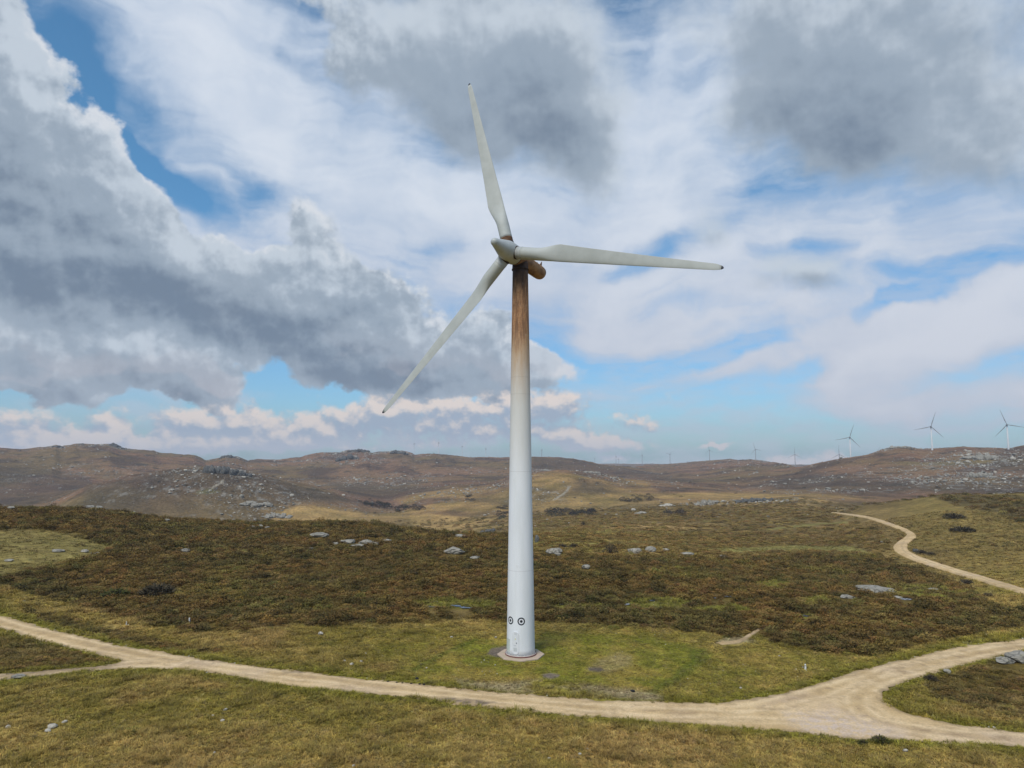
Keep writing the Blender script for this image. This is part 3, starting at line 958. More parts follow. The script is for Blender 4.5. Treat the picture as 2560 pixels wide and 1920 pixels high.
def heath_cover():
    P, Rr, Sc, Ti, Pk = [], [], [], [], []
    for n, r0, r1, smin, smax in ((52000, 46, 150, .55, 1.15), (62000, 150, 300, .9, 1.6), (52000, 300, 650, 1.5, 2.7)):
        x, y, z = polar_points(n, r0, r1)
        m = masks(x, y, z)
        dens = m['heath'] * (.36 + .82 * sstep(-.35, .1, fbm(x, y, 8, 4, 501)))
        patch = fbm(x, y, 18, 3, 502)
        dens = np.maximum(dens, m['moor'] * (.25 + .6 * sstep(-.1, .3, patch)) * (1 - m['band']))
        dens = np.maximum(dens, m['dark'] * .9)
        dens = np.maximum(dens, .03 * sstep(.1, .4, patch) * (1 - m['pad']) * (m['road'] < -12))
        # darker humps in the rough grass before the road
        dens = np.maximum(dens, .5 * sstep(.25, .5, fbm(x, y, 5, 3, 503)) * (r0 < 100) * (m['py'] > 1430) * (m['road'] < -10) * (1 - m['pad']) * sstep(-.05, .2, fbm(x, y, 22, 2, 504)))
        if r0 >= 300:
            dens = dens * (.35 + .65 * (m['moor'] > .3)) + .10 * (m['r'] > 420)
        k = (RS.rand(n) < dens * keep_clear(x, y)) & (m['road2'] < .15) & (m['road'] < -6) & (np.hypot(x - .9, y - 73.4) > 8)
        x, y, z = x[k], y[k], z[k]
        N = len(x)
        px = m['px'][k]
        t = fbm(x, y, 20, 4, 510)
        t2 = fbm(x, y, 5, 3, 511)
        c = lerp((.184, .111, .030), (.14, .099, .028), sstep(-.25, .3, t))
        c = lerp(c, (.23, .155, .045), sstep(.05, .45, t2) * .55)
        c = lerp(c, (.075, .058, .017), sstep(.05, .35, -t2) * .75)
        c = lerp(c, (.19, .15, .034), sstep(.22, .5, fbm(x, y, 28, 3, 512)) * .65)
        moor = m['moor'][k]
        c = lerp(c, (.25, .165, .046), moor * .7)
        fg = (m['heath'][k] < .3) * (m['r'][k] < 130)
        c = lerp(c, (.19, .155, .028), fg * .7)
        P.append(np.stack([x, y, z - .05], 1))
        Rr.append(np.stack([RS.normal(0, .1, N), RS.normal(0, .1, N), RS.rand(N) * 6.28], 1))
        s = smin + (smax - smin) * RS.rand(N) ** 1.4
        hgt = s * (.55 + .75 * RS.rand(N) ** 1.5) * (1 if r0 < 300 else .7)
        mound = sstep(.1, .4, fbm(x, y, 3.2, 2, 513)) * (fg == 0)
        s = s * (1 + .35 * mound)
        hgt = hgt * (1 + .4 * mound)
        c = 1.08 * c * (1 - .3 * sstep(.0, .4, -fbm(x, y, 3.2, 2, 513)) * (fg == 0))[:, None]  # hollows between the mounds darkened in the tint, as their shaded sides
        lowh = m['lowheath'][k]
        s = s * (1 - .3 * lowh)
        hgt = hgt * (1 - .55 * lowh) * .85
        hgt = hgt * np.where(fg > 0, .45, 1) * (1 - .35 * moor)
        Sc.append(np.stack([s, s, hgt], 1))
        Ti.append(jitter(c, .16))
        big = (t2 < -.22) & (RS.rand(N) < .5)
        Pk.append(np.where(big, 5 + RS.randint(0, 3, N), RS.randint(0, 5, N)))
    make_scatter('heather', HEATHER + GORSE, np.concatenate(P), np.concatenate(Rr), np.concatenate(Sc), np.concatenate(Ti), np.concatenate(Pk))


def grass_cover():
    P, Rr, Sc, Ti, Pk = [], [], [], [], []
    for n, r0, r1, s0, s1 in ((190000, 44, 92, .7, 1.3), (90000, 92, 150, 1.0, 1.9), (70000, 150, 330, 1.6, 3.2)):
        x, y, z = polar_points(n, r0, r1)
        m = masks(x, y, z)
        n1 = fbm(x, y, 3, 3, 601)
        dens = (1 - m['heath'] * .75) * (.55 + .6 * sstep(-.4, .3, n1)) * (1 - m['sandy'] * .75) * (1 - m['soil']) * (1 - m['pad'] * .35)
        edge = sstep(4, -7, m['road'] + 6 * n1)
        dens = dens * np.where(m['road'] > -12, edge, 1)
        slab = np.hypot(x - .9, y - 73.4) > 2.6
        if r0 >= 150:
            dens = dens * (1 - m['moor'] * .5)
        k = (RS.rand(n) < dens * keep_clear(x, y, .5)) & slab & (m['road2'] < .3)
        x, y, z = x[k], y[k], z[k]
        mm = {q: (v[k] if isinstance(v, np.ndarray) else v) for q, v in m.items()}
        c = albedo(x, y, z, mm) * 1.2
        c = lerp(c, (.21, .16, .075), (RS.rand(len(x)) < .13) * .6)
        N = len(x)
        P.append(np.stack([x, y, z - .02], 1))
        Rr.append(np.stack([RS.normal(0, .12, N), RS.normal(0, .12, N), RS.rand(N) * 6.28], 1))
        s = s0 + (s1 - s0) * RS.rand(N) ** 1.5
        hs = s * (1 - .6 * mm['pad']) * (1 - .35 * mm['left']) * (1 if r0 < 150 else .6)
        Sc.append(np.stack([s, s, hs], 1))
        c = c * np.exp(.55 * fbm(x, y, 1.8, 3, 603))[:, None]
        Ti.append(jitter(c, .22, .06))
        long = (fbm(x, y, 4, 2, 602) > .12) & (mm['pad'] < .3)
        Pk.append(np.where(long, 4 + RS.randint(0, 3, N), RS.randint(0, 4, N)))
    make_scatter('grass', TUFTS, np.concatenate(P), np.concatenate(Rr), np.concatenate(Sc), np.concatenate(Ti), np.concatenate(Pk))



# ------------------------------------------------------------------ rocks
def boulder_mesh(name, seed, mat, sx=1, sy=.8, sz=.6, sub=3, rough=.28, facet=0.0):
    bm = bmesh.new()
    bmesh.ops.create_icosphere(bm, subdivisions=sub, radius=.5)
    rs = np.random.RandomState(seed)
    co = np.array([v.co[:] for v in bm.verts])
    nrm = co / np.linalg.norm(co, axis=1)[:, None]
    # a few flat breaks
    d = np.ones(len(co))
    for _ in range(7):
        a = rs.normal(0, 1, 3)
        a /= np.linalg.norm(a)
        lim = .30 + .16 * rs.rand()
        p = nrm @ a * .5
        d = np.where(p * d > lim, lim / np.maximum(p, 1e-3), d)
    q = nrm * 2.2 + rs.rand(3) * 50
    n = fbm(q[:, 0] + q[:, 2] * .7, q[:, 1] - q[:, 2] * .6, 1.0, 4, seed)
    co = co * (d * (1 + rough * n))[:, None] * np.array([sx, sy, sz])
    for v, c in zip(bm.verts, co):
        v.co = c
    me = bpy.data.meshes.new(name)
    bm.to_mesh(me)
    bm.free()
    me.materials.append(mat)
    me.polygons.foreach_set('use_smooth', np.zeros(len(me.polygons), bool))
    return me


ROCKS = [boulder_mesh('boulder', 40 + i, M_GRANITE, 1, .7 + .1 * (i % 3), [.62, .5, .75, .42, .58, .68][i]) for i in range(6)]
SLABS = [boulder_mesh('rock_slab', 60 + i, M_GRANITE, 1, .75, .26, rough=.35) for i in range(3)]
DARKS = [boulder_mesh('dark_boulder', 70 + i, M_DARKROCK, .8, .7, [1.0, .75, .6][i], rough=.35) for i in range(3)]
PALES = [boulder_mesh('pale_stone', 80 + i, M_PALE, 1, .8, .55, sub=2) for i in range(3)]
BLACKS = [boulder_mesh('dark_stone', 90 + i, granite_material('black_stone', (.03, .028, .026), (.02, .02, .02), (.04, .035, .03)), 1, .8, .6, sub=2) for i in range(2)]


def place_rock(kind, xd, yd, wpx, label, group=None, category='boulder', name='boulder', hs=1.0, i=[0], rmin=30, sink=.18):
    hx, hy, hz = hit(xd, yd, rmin)
    hx, hy, hz = float(hx[0]), float(hy[0]), float(hz[0])
    s = wpx / F * math.hypot(hx, hy)
    if kind is ROCKS:
        hs = hs * .85
    me = kind[i[0] % len(kind)]
    i[0] += 1
    zs = max(v.co.z for v in me.vertices) * s * hs
    o = thing(name, label, category, (hx, hy, hz + zs * (1 - 2 * sink)), random.uniform(-.6, .6) + random.choice((0, PI)), group, me)
    o.scale = (s, s, s * hs)
    EXCL.append((hx, hy, s, 4.5 if math.hypot(hx, hy) > 85 and name == 'boulder' else .6))
    return o


GB = 'granite boulders on the near heath'
for a in [
    (ROCKS, 24, 1100, 14, 'pale boulder poking over the heather crest at the far left edge'),
    (ROCKS, 192, 1100, 22, 'broad pale boulder on the heather crest below the left hills, bigger of a touching pair'),
    (ROCKS, 212, 1101, 15, 'smaller pale boulder touching the broad one on the left heather crest'),
    (SLABS, 226, 1102, 12, 'low flat stone just right of the boulder pair on the left heather crest', 1.4),
    (SLABS, 269, 1109, 20, 'low pale slab on the heather crest right of the boulder pair', 1.3),
    (ROCKS, 288, 1110, 11, 'small rock beside the low pale slab on the left heather crest'),
    (ROCKS, 361, 1126, 11, 'lone round boulder just below the left heather crest', 1.2),
    (ROCKS, 547, 1140, 11, 'left rock of a close trio on the heath under the straw coloured field', 1.1),
    (ROCKS, 562, 1140, 10, 'upright middle rock of the close trio on the heath under the straw field', 1.3),
    (ROCKS, 578, 1140, 12, 'right rock of the close trio on the heath under the straw field'),
    (ROCKS, 401, 1192, 18, 'single grey boulder alone in the dark heather left of the tower'),
    (SLABS, 690, 1160, 42, 'long pale slab at the upper left of the outcrop in the heather'),
    (SLABS, 752, 1173, 40, 'wide slab in the middle of the pale outcrop in the heather'),
    (SLABS, 792, 1174, 36, 'slab right of the middle one in the pale outcrop in the heather'),
    (SLABS, 834, 1170, 24, 'rightmost slab of the pale outcrop in the heather'),
    (SLABS, 772, 1181, 30, 'lowest slab of the pale outcrop in the heather'),
    (ROCKS, 724, 1176, 13, 'small knobbly rock left in the pale outcrop in the heather'),
    (ROCKS, 812, 1177, 12, 'small knobbly rock right in the pale outcrop in the heather'),
    (ROCKS, 672, 1186, 9, 'tiny boulder below and left of the pale outcrop in the heather'),
    (SLABS, 981, 1196, 48, 'large flat pale slab in the heather just left of the tower', 1.3),
    (SLABS, 1026, 1207, 26, 'narrow slab between the large flat slab and the tower'),
    (SLABS, 995, 1160, 25, 'flat pale slab on the crest left of the dark upright rocks', 1.2),
    (ROCKS, 1196, 1196, 36, 'domed grey boulder in the moor just right of the tower'),
    (ROCKS, 1205, 1200, 12, 'small pale stone at the foot of the domed boulder right of the tower'),
    (ROCKS, 1371, 1195, 31, 'wide sloping grey boulder, left of the pair on the moor right of the bush'),
    (ROCKS, 1407, 1192, 27, 'round topped grey boulder, right of the pair on the moor', 1.25),
    (SLABS, 1437, 1190, 18, 'low stone just right of the boulder pair on the moor', 1.3),
    (SLABS, 1483, 1199, 30, 'flat pale slab level with the moor right of the boulder pair'),
    (SLABS, 1560, 1204, 22, 'faint flat slab in the heather below the green band'),
    (ROCKS, 1266, 1229, 19, 'knobbly pale rock in the dark heather right of the tower'),
    (SLABS, 1891, 1280, 74, 'broad grey rock sheet beside the bog below the winding track', .85),
    (SLABS, 1831, 1292, 28, 'pale bare slab left of the broad grey rock sheet'),
    (SLABS, 2016, 1276, 22, 'small grey slab right of the broad grey rock sheet'),
    (SLABS, 1939, 1292, 20, 'dim slab under the broad grey rock sheet'),
    (ROCKS, 1906, 1172, 8, 'small pale rock on the moor left of the track bend'),
    (ROCKS, 2046, 1453, 13, 'pale stone at the near edge of the right fork of the track'),
    (ROCKS, 2200, 1428, 48, 'big lichen grey outcrop at the right edge beside the fork', .9),
    (SLABS, 2172, 1432, 34, 'low shelf of rock at the left foot of the big right edge outcrop', 1.3),
    (SLABS, 40, 1464, 26, 'flat pale stone at the side of the small left track'),
    (SLABS, 125, 1192, 24, 'flat stone in the pale grass patch at the left, left of its pair'),
    (ROCKS, 183, 1193, 14, 'pointed grey rock at the right end of the pale grass patch'),
    (SLABS, 205, 1196, 14, 'low rock right of the pointed one in the left grass patch'),
    (SLABS, 20, 1212, 18, 'pale slab low in the left grass patch'),
]:
    place_rock(*a[:5], group=GB, hs=a[5] if len(a) > 5 else 1.0)

GD = 'dark upright rocks by the tower'
for xd, yd, w, hs, lab in [(1055, 1153, 19, 1.2, 'tall dark grey upright rock left of the tower, biggest of its cluster'), (1043, 1153, 14, 1.0, 'dark rock leaning on the left of the tall upright rock'), (1066, 1153, 13, 1.1, 'dark rock on the right of the tall upright rock'),
                           (1032, 1155, 15, .7, 'low dark rock at the left end of the dark cluster'), (1088, 1157, 18, .8, 'dark boulder just left of the tower edge, apart from the cluster'), (1160, 1172, 13, 1.5, 'dark upright rock showing at the right edge of the tower')]:
    place_rock(DARKS, xd, yd, w, lab, GD, hs=hs)
place_rock(DARKS, 1978, 1192, 13, 'dark rock on the bank at the inner bend of the winding track', None)

GS = 'pale stones in the rough grass'
for xd, yd, w, lab in [(487, 1534, 9, 'pale stone in the grass below the track, upper of a lone pair'), (481, 1558, 9, 'pale stone in the grass below the track, lower of a lone pair'), (460, 1546, 6, 'small buff stone left of the lone pair in the grass'),
                       (140, 1561, 11, 'pale stone at the upper end of the stony spot low on the left'), (112, 1573, 17, 'widest pale stone in the stony spot low on the left'), (102, 1581, 15, 'lowest pale stone in the stony spot low on the left'),
                       (17, 1573, 12, 'pale stone at the far left of the stony spot'), (692, 1371, 13, 'grey stone in the grass between heather and track, left of the tower'), (975, 1377, 7, 'small white stone in the grass at the corner of the green pad'),
                       (1071, 1378, 7, 'small white stone just left of the tower on the green pad'), (1253, 1630, 8, 'buff stone in the grass under the track near the bottom'), (1526, 1579, 7, 'buff stone at the lower verge of the track'),
                       (1956, 1623, 11, 'pale stone at the verge below the track fork'), (1187, 1640, 9, 'flat pale stone at the bottom edge, left of the buff one'), (1270, 1618, 6, 'tiny pale stone near the bottom, above the buff one'),
                       (780, 1430, 8, 'pale stone right in the gravelly spot left of the green pad'), (760, 1436, 9, 'lowest stone of the gravelly spot left of the green pad'), (745, 1428, 7, 'left stone of the gravelly spot left of the green pad'),
                       (1684, 1418, 6, 'small white stone in the grass right of the pad'), (1600, 1487, 6, 'white stone on the grass just above the track right of the pad'), (2130, 1372, 6, 'white stone on the green verge above the right fork'), (2148, 1573, 7, 'pale stone in the green tip of the heather island')]:
    place_rock(PALES, xd, yd, w, lab, GS, 'stone', 'stone')
GR = 'row of small dark stones along the verge'
for k, (xd, yd, w) in enumerate([(837.5, 1473.5, 6), (857, 1475.5, 5), (869, 1476.8, 5), (888, 1477.6, 5.5), (906, 1479, 5.5), (916, 1479.8, 6)]):
    place_rock(BLACKS, xd, yd, w, ['leftmost small black stone in the row along the upper track verge', 'second small black stone from the left in the verge row', 'third small black stone from the left in the verge row', 'third small black stone from the right in the verge row', 'second small black stone from the right in the verge row', 'rightmost small black stone in the row along the upper track verge'][k], GR, 'stone', 'stone', sink=.08)
place_rock(BLACKS, 1368, 1494, 12, 'dark clod lying on the sandy strip above the track', None, 'stone', 'stone', hs=.7)
place_rock(BLACKS, 901, 1467, 8, 'dark lump in the grass just above the row of black stones', None, 'stone', 'stone')


# outcrops made of several joined blocks
def outcrop(name, label, xd, yd, wpx, hpx, n, mat, seed, rmin=400, upright=True, group=None):
    hx, hy, hz = hit(xd, yd, rmin)
    hx, hy, hz = float(hx[0]), float(hy[0]), float(hz[0])
    d = math.hypot(hx, hy)
    W, Hh = wpx / F * d, hpx / F * d
    rs = np.random.RandomState(seed)
    co, fa = [], []
    ang = math.atan2(hx, hy)
    for k in range(n):
        u = (k + .5) / n - .5 + rs.normal(0, .03)
        w = W / n * (1.9 + 1.1 * rs.rand())
        hh = Hh * (1.15 - 1.5 * u * u) * (.55 + .6 * rs.rand())
        src = boulder_mesh('tmp', seed * 50 + k, mat, 1, .9, 1, sub=3, rough=.3)
        c = np.array([v.co[:] for v in src.vertices])
        c = c * np.array([w, w * (.9 + .4 * rs.rand()), hh * 1.4])
        lx = u * W
        ly = rs.normal(0, W * .07)
        gx, gy = hx + lx * math.cos(ang), hy - lx * math.sin(ang)
        gx, gy = gx + ly * math.sin(ang), gy + ly * math.cos(ang)
        c = c + np.array([gx - hx, gy - hy, float(height(np.array([gx]), np.array([gy]))[0]) - hz + hh * .2])
        b = len(co)
        co += list(c)
        fa += [tuple(b + i for i in p.vertices) for p in src.polygons]
        bpy.data.meshes.remove(src)
    me = mesh_np(name, np.array(co), fa, mat, smooth=False)
    thing(name, label, 'outcrop', (hx, hy, hz), 0, group, me)


OC = 'rock outcrops on the hills'
outcrop('rock_outcrop', 'dark cliff-like tor of upright blocks near the top of the middle left hill', 474, 1022, 62, 17, 11, M_DARKROCK, 3, group=OC)
outcrop('rock_outcrop', 'lower dark outcrop just right of the cliff-like tor', 520, 1026, 34, 9, 7, M_DARKROCK, 4, group=OC)
outcrop('rock_outcrop', 'craggy dark knoll below the central summit left of the tower', 748, 992, 40, 10, 8, M_DARKROCK, 5, group=OC)
outcrop('rock_outcrop', 'craggy summit crest of the central ridge left of the tower', 775, 975, 40, 6, 9, M_DARKROCK, 6, group=OC)
outcrop('rock_outcrop', 'rocky shoulder of the central ridge right of its summit', 862, 980, 34, 7, 8, M_DARKROCK, 7, group=OC)
outcrop('rock_outcrop', 'rocky peak of the small far hill between left and central ridges', 490, 988, 26, 6, 7, M_DARKROCK, 8, group=OC)
outcrop('rock_outcrop', 'stony knob on the left ridge left of its flat summit', 124, 966, 14, 4, 4, M_DARKROCK, 9, group=OC)
outcrop('rock_outcrop', 'crag at the right end of the flat left summit', 250, 966, 22, 7, 5, M_DARKROCK, 10, group=OC)
outcrop('rock_outcrop', 'stony knob on the left ridge right of its flat summit', 432, 985, 22, 5, 5, M_DARKROCK, 12, group=OC)
outcrop('rock_outcrop', 'long low dark rock mound on the plain below the right ridge', 1632, 1084, 66, 9, 12, M_DARKROCK, 13, group=OC)
outcrop('rock_outcrop', 'round grey rock mound left of the long dark mound on the plain', 1522, 1091, 36, 11, 9, M_GRANITE, 14, group=OC)
outcrop('rock_outcrop', 'long pale rock on the plain left of the round grey mound', 1440, 1093, 26, 5, 4, M_PALE, 15, group=OC)
outcrop('rock_outcrop', 'small grey block outcrop on the plain right of the tower', 1384, 1110, 20, 8, 4, M_GRANITE, 16, group=OC)
outcrop('rock_outcrop', 'pale crag at the crown of the right ridge', 1936, 968, 40, 4, 9, M_GRANITE, 17, group=OC)
outcrop('rock_outcrop', 'pale rock bluff high on the flank of the right ridge', 2120, 992, 50, 10, 9, M_GRANITE, 18, group=OC)
outcrop('rock_outcrop', 'jumble of pale rocks low on the flank of the right ridge', 2115, 1030, 36, 9, 8, M_GRANITE, 19, group=OC)
outcrop('rock_outcrop', 'pale rock jumble on the lit hillock, top right of the tower', 1280, 1022, 34, 4, 8, M_GRANITE, 20, group=OC)
outcrop('rock_outcrop', 'pale rock jumble on the hillock top beside the tower', 1182, 1017, 26, 4, 6, M_GRANITE, 21, group=OC)
outcrop('rock_outcrop', 'grey boulder heap low on the middle left hill by the dark scrub', 602, 1117, 46, 10, 8, M_GRANITE, 22, group=OC)
outcrop('rock_outcrop', 'broad boulder heap on the near flank of the middle left hill', 556, 1092, 60, 8, 9, M_GRANITE, 23, group=OC)


def hill_rocks():
    N = 620000
    r = np.sqrt(RS.rand(N) * (2300 ** 2 - 430 ** 2) + 430 ** 2)
    a = np.radians((RS.rand(N) * 2 - 1) * 40)
    x, y = r * np.sin(a), r * np.cos(a)
    k0 = rockiness(x, y)
    p = sstep(.0, .85, k0) * .24 + .009
    k = RS.rand(N) < p
    x, y, k0 = x[k], y[k], k0[k]
    z = height(x, y)
    m = masks(x, y, z)
    k = m['straw'] < .2
    x, y, z, k0 = x[k], y[k], z[k], k0[k]
    r = np.hypot(x, y)
    n = len(x)
    s = np.exp(RS.normal(.35, .6, n)) * (.75 + .5 * sstep(.2, .9, k0)) * (.75 + .35 * sstep(600, 1600, r))
    s = np.clip(s, .7, 7.5)
    flat = .55 + .5 * RS.rand(n)
    px, py = proj(x, y, z + s * .25)
    show = s / r
    order = np.argsort(-show)
    cand = order[:700]
    cand = cand[(px[cand] > 5) & (px[cand] < 2207)]
    hx, hy, hz = hit(px[cand], py[cand], 40)
    vis = np.hypot(hx, hy) > r[cand] - 14
    tower = (px[cand] > 1095) & (px[cand] < 1153)
    solo = cand[vis & ~tower][:215]
    REG = [(0, 420, 0, 1200, 'on the brown flank of the left ridge'), (420, 700, 0, 1075, 'on the upper slope of the middle left hill under the tor'), (420, 700, 1075, 1200, 'in the boulder field low on the middle left hill'),
           (700, 1095, 0, 1035, 'on the upper slopes of the central ridge'), (700, 1095, 1035, 1200, 'on the lit hillock left of the tower'), (1150, 1440, 0, 1070, 'on the rocky hillock right of the tower'),
           (1150, 1440, 1070, 1300, 'on the plain under the hillock right of the tower'), (1440, 1760, 0, 1300, 'on the tan plain in the middle of the right half'), (1760, 2213, 0, 1020, 'high on the flank of the right ridge'), (1760, 2213, 1020, 1300, 'low on the flank of the right ridge')]
    grey = boulder_mesh('far_boulder', 140, M_GRANITE, 1, .8, .6, sub=2)
    kinds = [boulder_mesh('boulder', 141 + i, M_PALE if i % 2 else M_GRANITE, 1, .8, .45 + .1 * i, sub=2) for i in range(4)]
    for j, i in enumerate(solo):
        lab = 'granite boulder '
        for x0, x1, y0, y1, w in REG:
            if x0 <= px[i] < x1 and y0 <= py[i] < y1:
                lab += w
                g = 'boulders ' + w
                break
        else:
            lab, g = 'granite boulder on the far moor', 'boulders on the far moor'
        o = thing('boulder', lab, 'boulder', (x[i], y[i], z[i] + s[i] * .12), RS.rand() * 6.28, g, kinds[j % 4])
        o.scale = (s[i], s[i], s[i] * flat[i] * 1.1)
    rest = np.setdiff1d(np.arange(n), solo)
    x, y, z, s, flat = x[rest], y[rest], z[rest], s[rest], flat[rest]
    n = len(rest)
    protos = [boulder_mesh('far_rock', 150 + i, M_ROCKT, 1, .8, .5 + .08 * i, sub=2) for i in range(5)]
    c = lerp((.24, .22, .19), (.50, .45, .375), RS.rand(n) ** 1.8)
    c = lerp(c, (.13, .127, .12), (RS.rand(n) < .3) * .8)
    make_scatter('hillside_rocks', protos, np.stack([x, y, z + s * .1], 1), np.stack([RS.normal(0, .2, n), RS.normal(0, .2, n), RS.rand(n) * 6.28], 1),
                 np.stack([s, s, s * flat], 1), c, RS.randint(0, 5, n))
    print('rocks', n, len(solo))


hill_rocks()


def hill_scrub():
    """dark woody scrub in the gullies and dotted over the slopes"""
    N = 60000
    x, y, z = None, None, None
    r = np.sqrt(RS.rand(N) * (2200 ** 2 - 470 ** 2) + 470 ** 2)
    a = np.radians((RS.rand(N) * 2 - 1) * 40)
    x, y = r * np.sin(a), r * np.cos(a)
    z = height(x, y)
    m = masks(x, y, z)
    q = np.zeros(N)
    for poly, r0, r1 in [([(600, 1105), (640, 1118), (590, 1132), (555, 1128), (570, 1110)], 500, 900), ([(775, 1084), (800, 1080), (850, 1093), (846, 1102), (800, 1096)], 560, 1150), ([(850, 1096), (905, 1090), (915, 1102), (860, 1106)], 560, 1150),
                         ([(1180, 1100), (1285, 1104), (1290, 1115), (1180, 1116)], 480, 800), ([(1445, 1104), (1475, 1105), (1475, 1113), (1440, 1112)], 480, 800), ([(1005, 1070), (1030, 1068), (1035, 1080), (1005, 1082)], 560, 1100), ([(1440, 1058), (1690, 1066), (1700, 1072), (1440, 1066)], 900, 1300),
                         ([(1060, 1100), (1096, 1094), (1096, 1122), (1070, 1122)], 450, 800), ([(1340, 1075), (1400, 1068), (1410, 1080), (1350, 1090)], 600, 900)]:
        q = np.maximum(q, zone((poly, r0, r1, 3), m['px'], m['py'], m['r']))
    dens = q * .9 + .06 * sstep(.05, .4, fbm(x, y, 90, 4, 701)) + .004
    k = (RS.rand(N) < dens) & (m['straw'] < .3) & (m['track'] < .1)
    k |= (RS.rand(N) < .02) & (m['straw'] > .5)
    x, y, z, q = x[k], y[k], z[k], q[k]
    n = len(x)
    s = np.where(q > .4, 2.5 + 2.5 * RS.rand(n), 1.0 + 2.2 * RS.rand(n) ** 2)
    c = lerp((.045, .040, .028), (.075, .058, .045), RS.rand(n))
    make_scatter('scrub', HEATHER[:3] + GORSE, np.stack([x, y, z - .1], 1), np.stack([RS.normal(0, .1, n), RS.normal(0, .1, n), RS.rand(n) * 6.28], 1), np.stack([s, s, s * .85], 1), jitter(c, .2), RS.randint(0, 6, n))
    print('scrub', n)


hill_scrub()


def stones():
    """loose gravel and small pale stones lying in the short grass"""
    N = 60000
    x, y, z = polar_points(N, 44, 130)
    m = masks(x, y, z)
    d = .012 + .10 * sstep(.2, .5, fbm(x, y, 6, 3, 801)) * (m['py'] < 1500) + .10 * m['left'] + .12 * sstep(-5, 0, m['road']) * (m['road'] < 2)
    d = np.maximum(d, .35 * zone(([(740, 1420), (800, 1424), (800, 1440), (740, 1440)], 50, 100, 6), m['px'], m['py'], m['r']))
    d = np.maximum(d, .25 * zone(([(1690, 1450), (1760, 1440), (1780, 1456), (1700, 1480)], 50, 100, 6), m['px'], m['py'], m['r']))
    d = np.maximum(d, .3 * zone(([(-20, 1205), (110, 1190), (200, 1186), (240, 1196), (120, 1210), (0, 1235)], 80, 330, 4), m['px'], m['py'], m['r']))
    k = (RS.rand(N) < d) & (m['heath'] < .4) & (m['road'] < 1)
    x, y, z = x[k], y[k], z[k]
    n = len(x)
    s = np.clip(np.exp(RS.normal(-2.25, .45, n)), .05, .4) * (1 + .5 * (np.hypot(x, y) > 95))
    c = lerp((.30, .27, .22), (.55, .52, .46), RS.rand(n))
    make_scatter('loose_stones', [boulder_mesh('loose_stone', 180 + i, M_ROCKT, 1, .8, .6, sub=1) for i in range(3)], np.stack([x, y, z + s * .12], 1), np.stack([np.zeros(n), np.zeros(n), RS.rand(n) * 6.28], 1), np.stack([s, s, s], 1), c, RS.randint(0, 3, n))


stones()

# ------------------------------------------------------------------ bog pools
M_WATER, _nt, _b = new_mat('still_bog_water')
_b.inputs['Base Color'].default_value = (.03, .035, .04, 1)
_b.inputs['Roughness'].default_value = .06
_b.inputs['Specular IOR Level'].default_value = .6
for xd, yd, w, h in [(931, 1312, 17, 3), (1005, 1314, 26, 3.5), (986, 1310, 22, 2.5), (1215, 1307, 13, 2.5), (1355, 1307, 14, 2.5), (1410, 1298, 15, 4), (1571, 1290, 20, 2.2), (1545, 1293, 12, 2), (1960, 1296, 26, 2), (1740, 1332, 16, 2), (1495, 1287, 8, 2), (1905, 1222, 1, 1)][:11]:
    t = np.linspace(0, 2 * PI, 28, endpoint=False)
    rr = 1 + .35 * np.sin(2 * t + xd) + .2 * np.sin(3 * t + yd)
    hx, hy, hz = hit(xd + w * .5 * np.cos(t) * rr, yd + h * .5 * np.sin(t) * rr)
    lz = float(np.median(hz)) + .12
    EXCL.append((float(hx.mean()), float(hy.mean()), w / F * float(np.hypot(hx, hy).mean()), 7.0))
    co = np.stack([hx, hy, np.full_like(hx, lz)], 1)
    me = mesh_np('bog_pool', co, [tuple(range(28))[::-1]], M_WATER, smooth=False)
    if me.polygons[0].normal.z < 0:
        me.flip_normals()
    link('bog_pool', me, kind='structure')

# ------------------------------------------------------------------ bushes and posts
M_TWIG, _nt, _b = new_mat('bare_twigs')
_b.inputs['Base Color'].default_value = (.085, .062, .048, 1)
M_BUSH, _nt, _b = new_mat('bush_foliage')
_p = nd(_nt, 'ShaderNodeNewGeometry').outputs['Position']
_nt.links.new(mixc(_nt, maprange(_nt, noise(_nt, _p, 2.4, 4), .35, .65), (.05, .043, .026), (.105, .08, .045)), _b.inputs['Base Color'])
M_BUSHG, _nt, _b = new_mat('green_bush_foliage')
_p = nd(_nt, 'ShaderNodeNewGeometry').outputs['Position']
_nt.links.new(mixc(_nt, maprange(_nt, noise(_nt, _p, 5, 4), .35, .65), (.05, .055, .014), (.10, .098, .026)), _b.inputs['Base Color'])


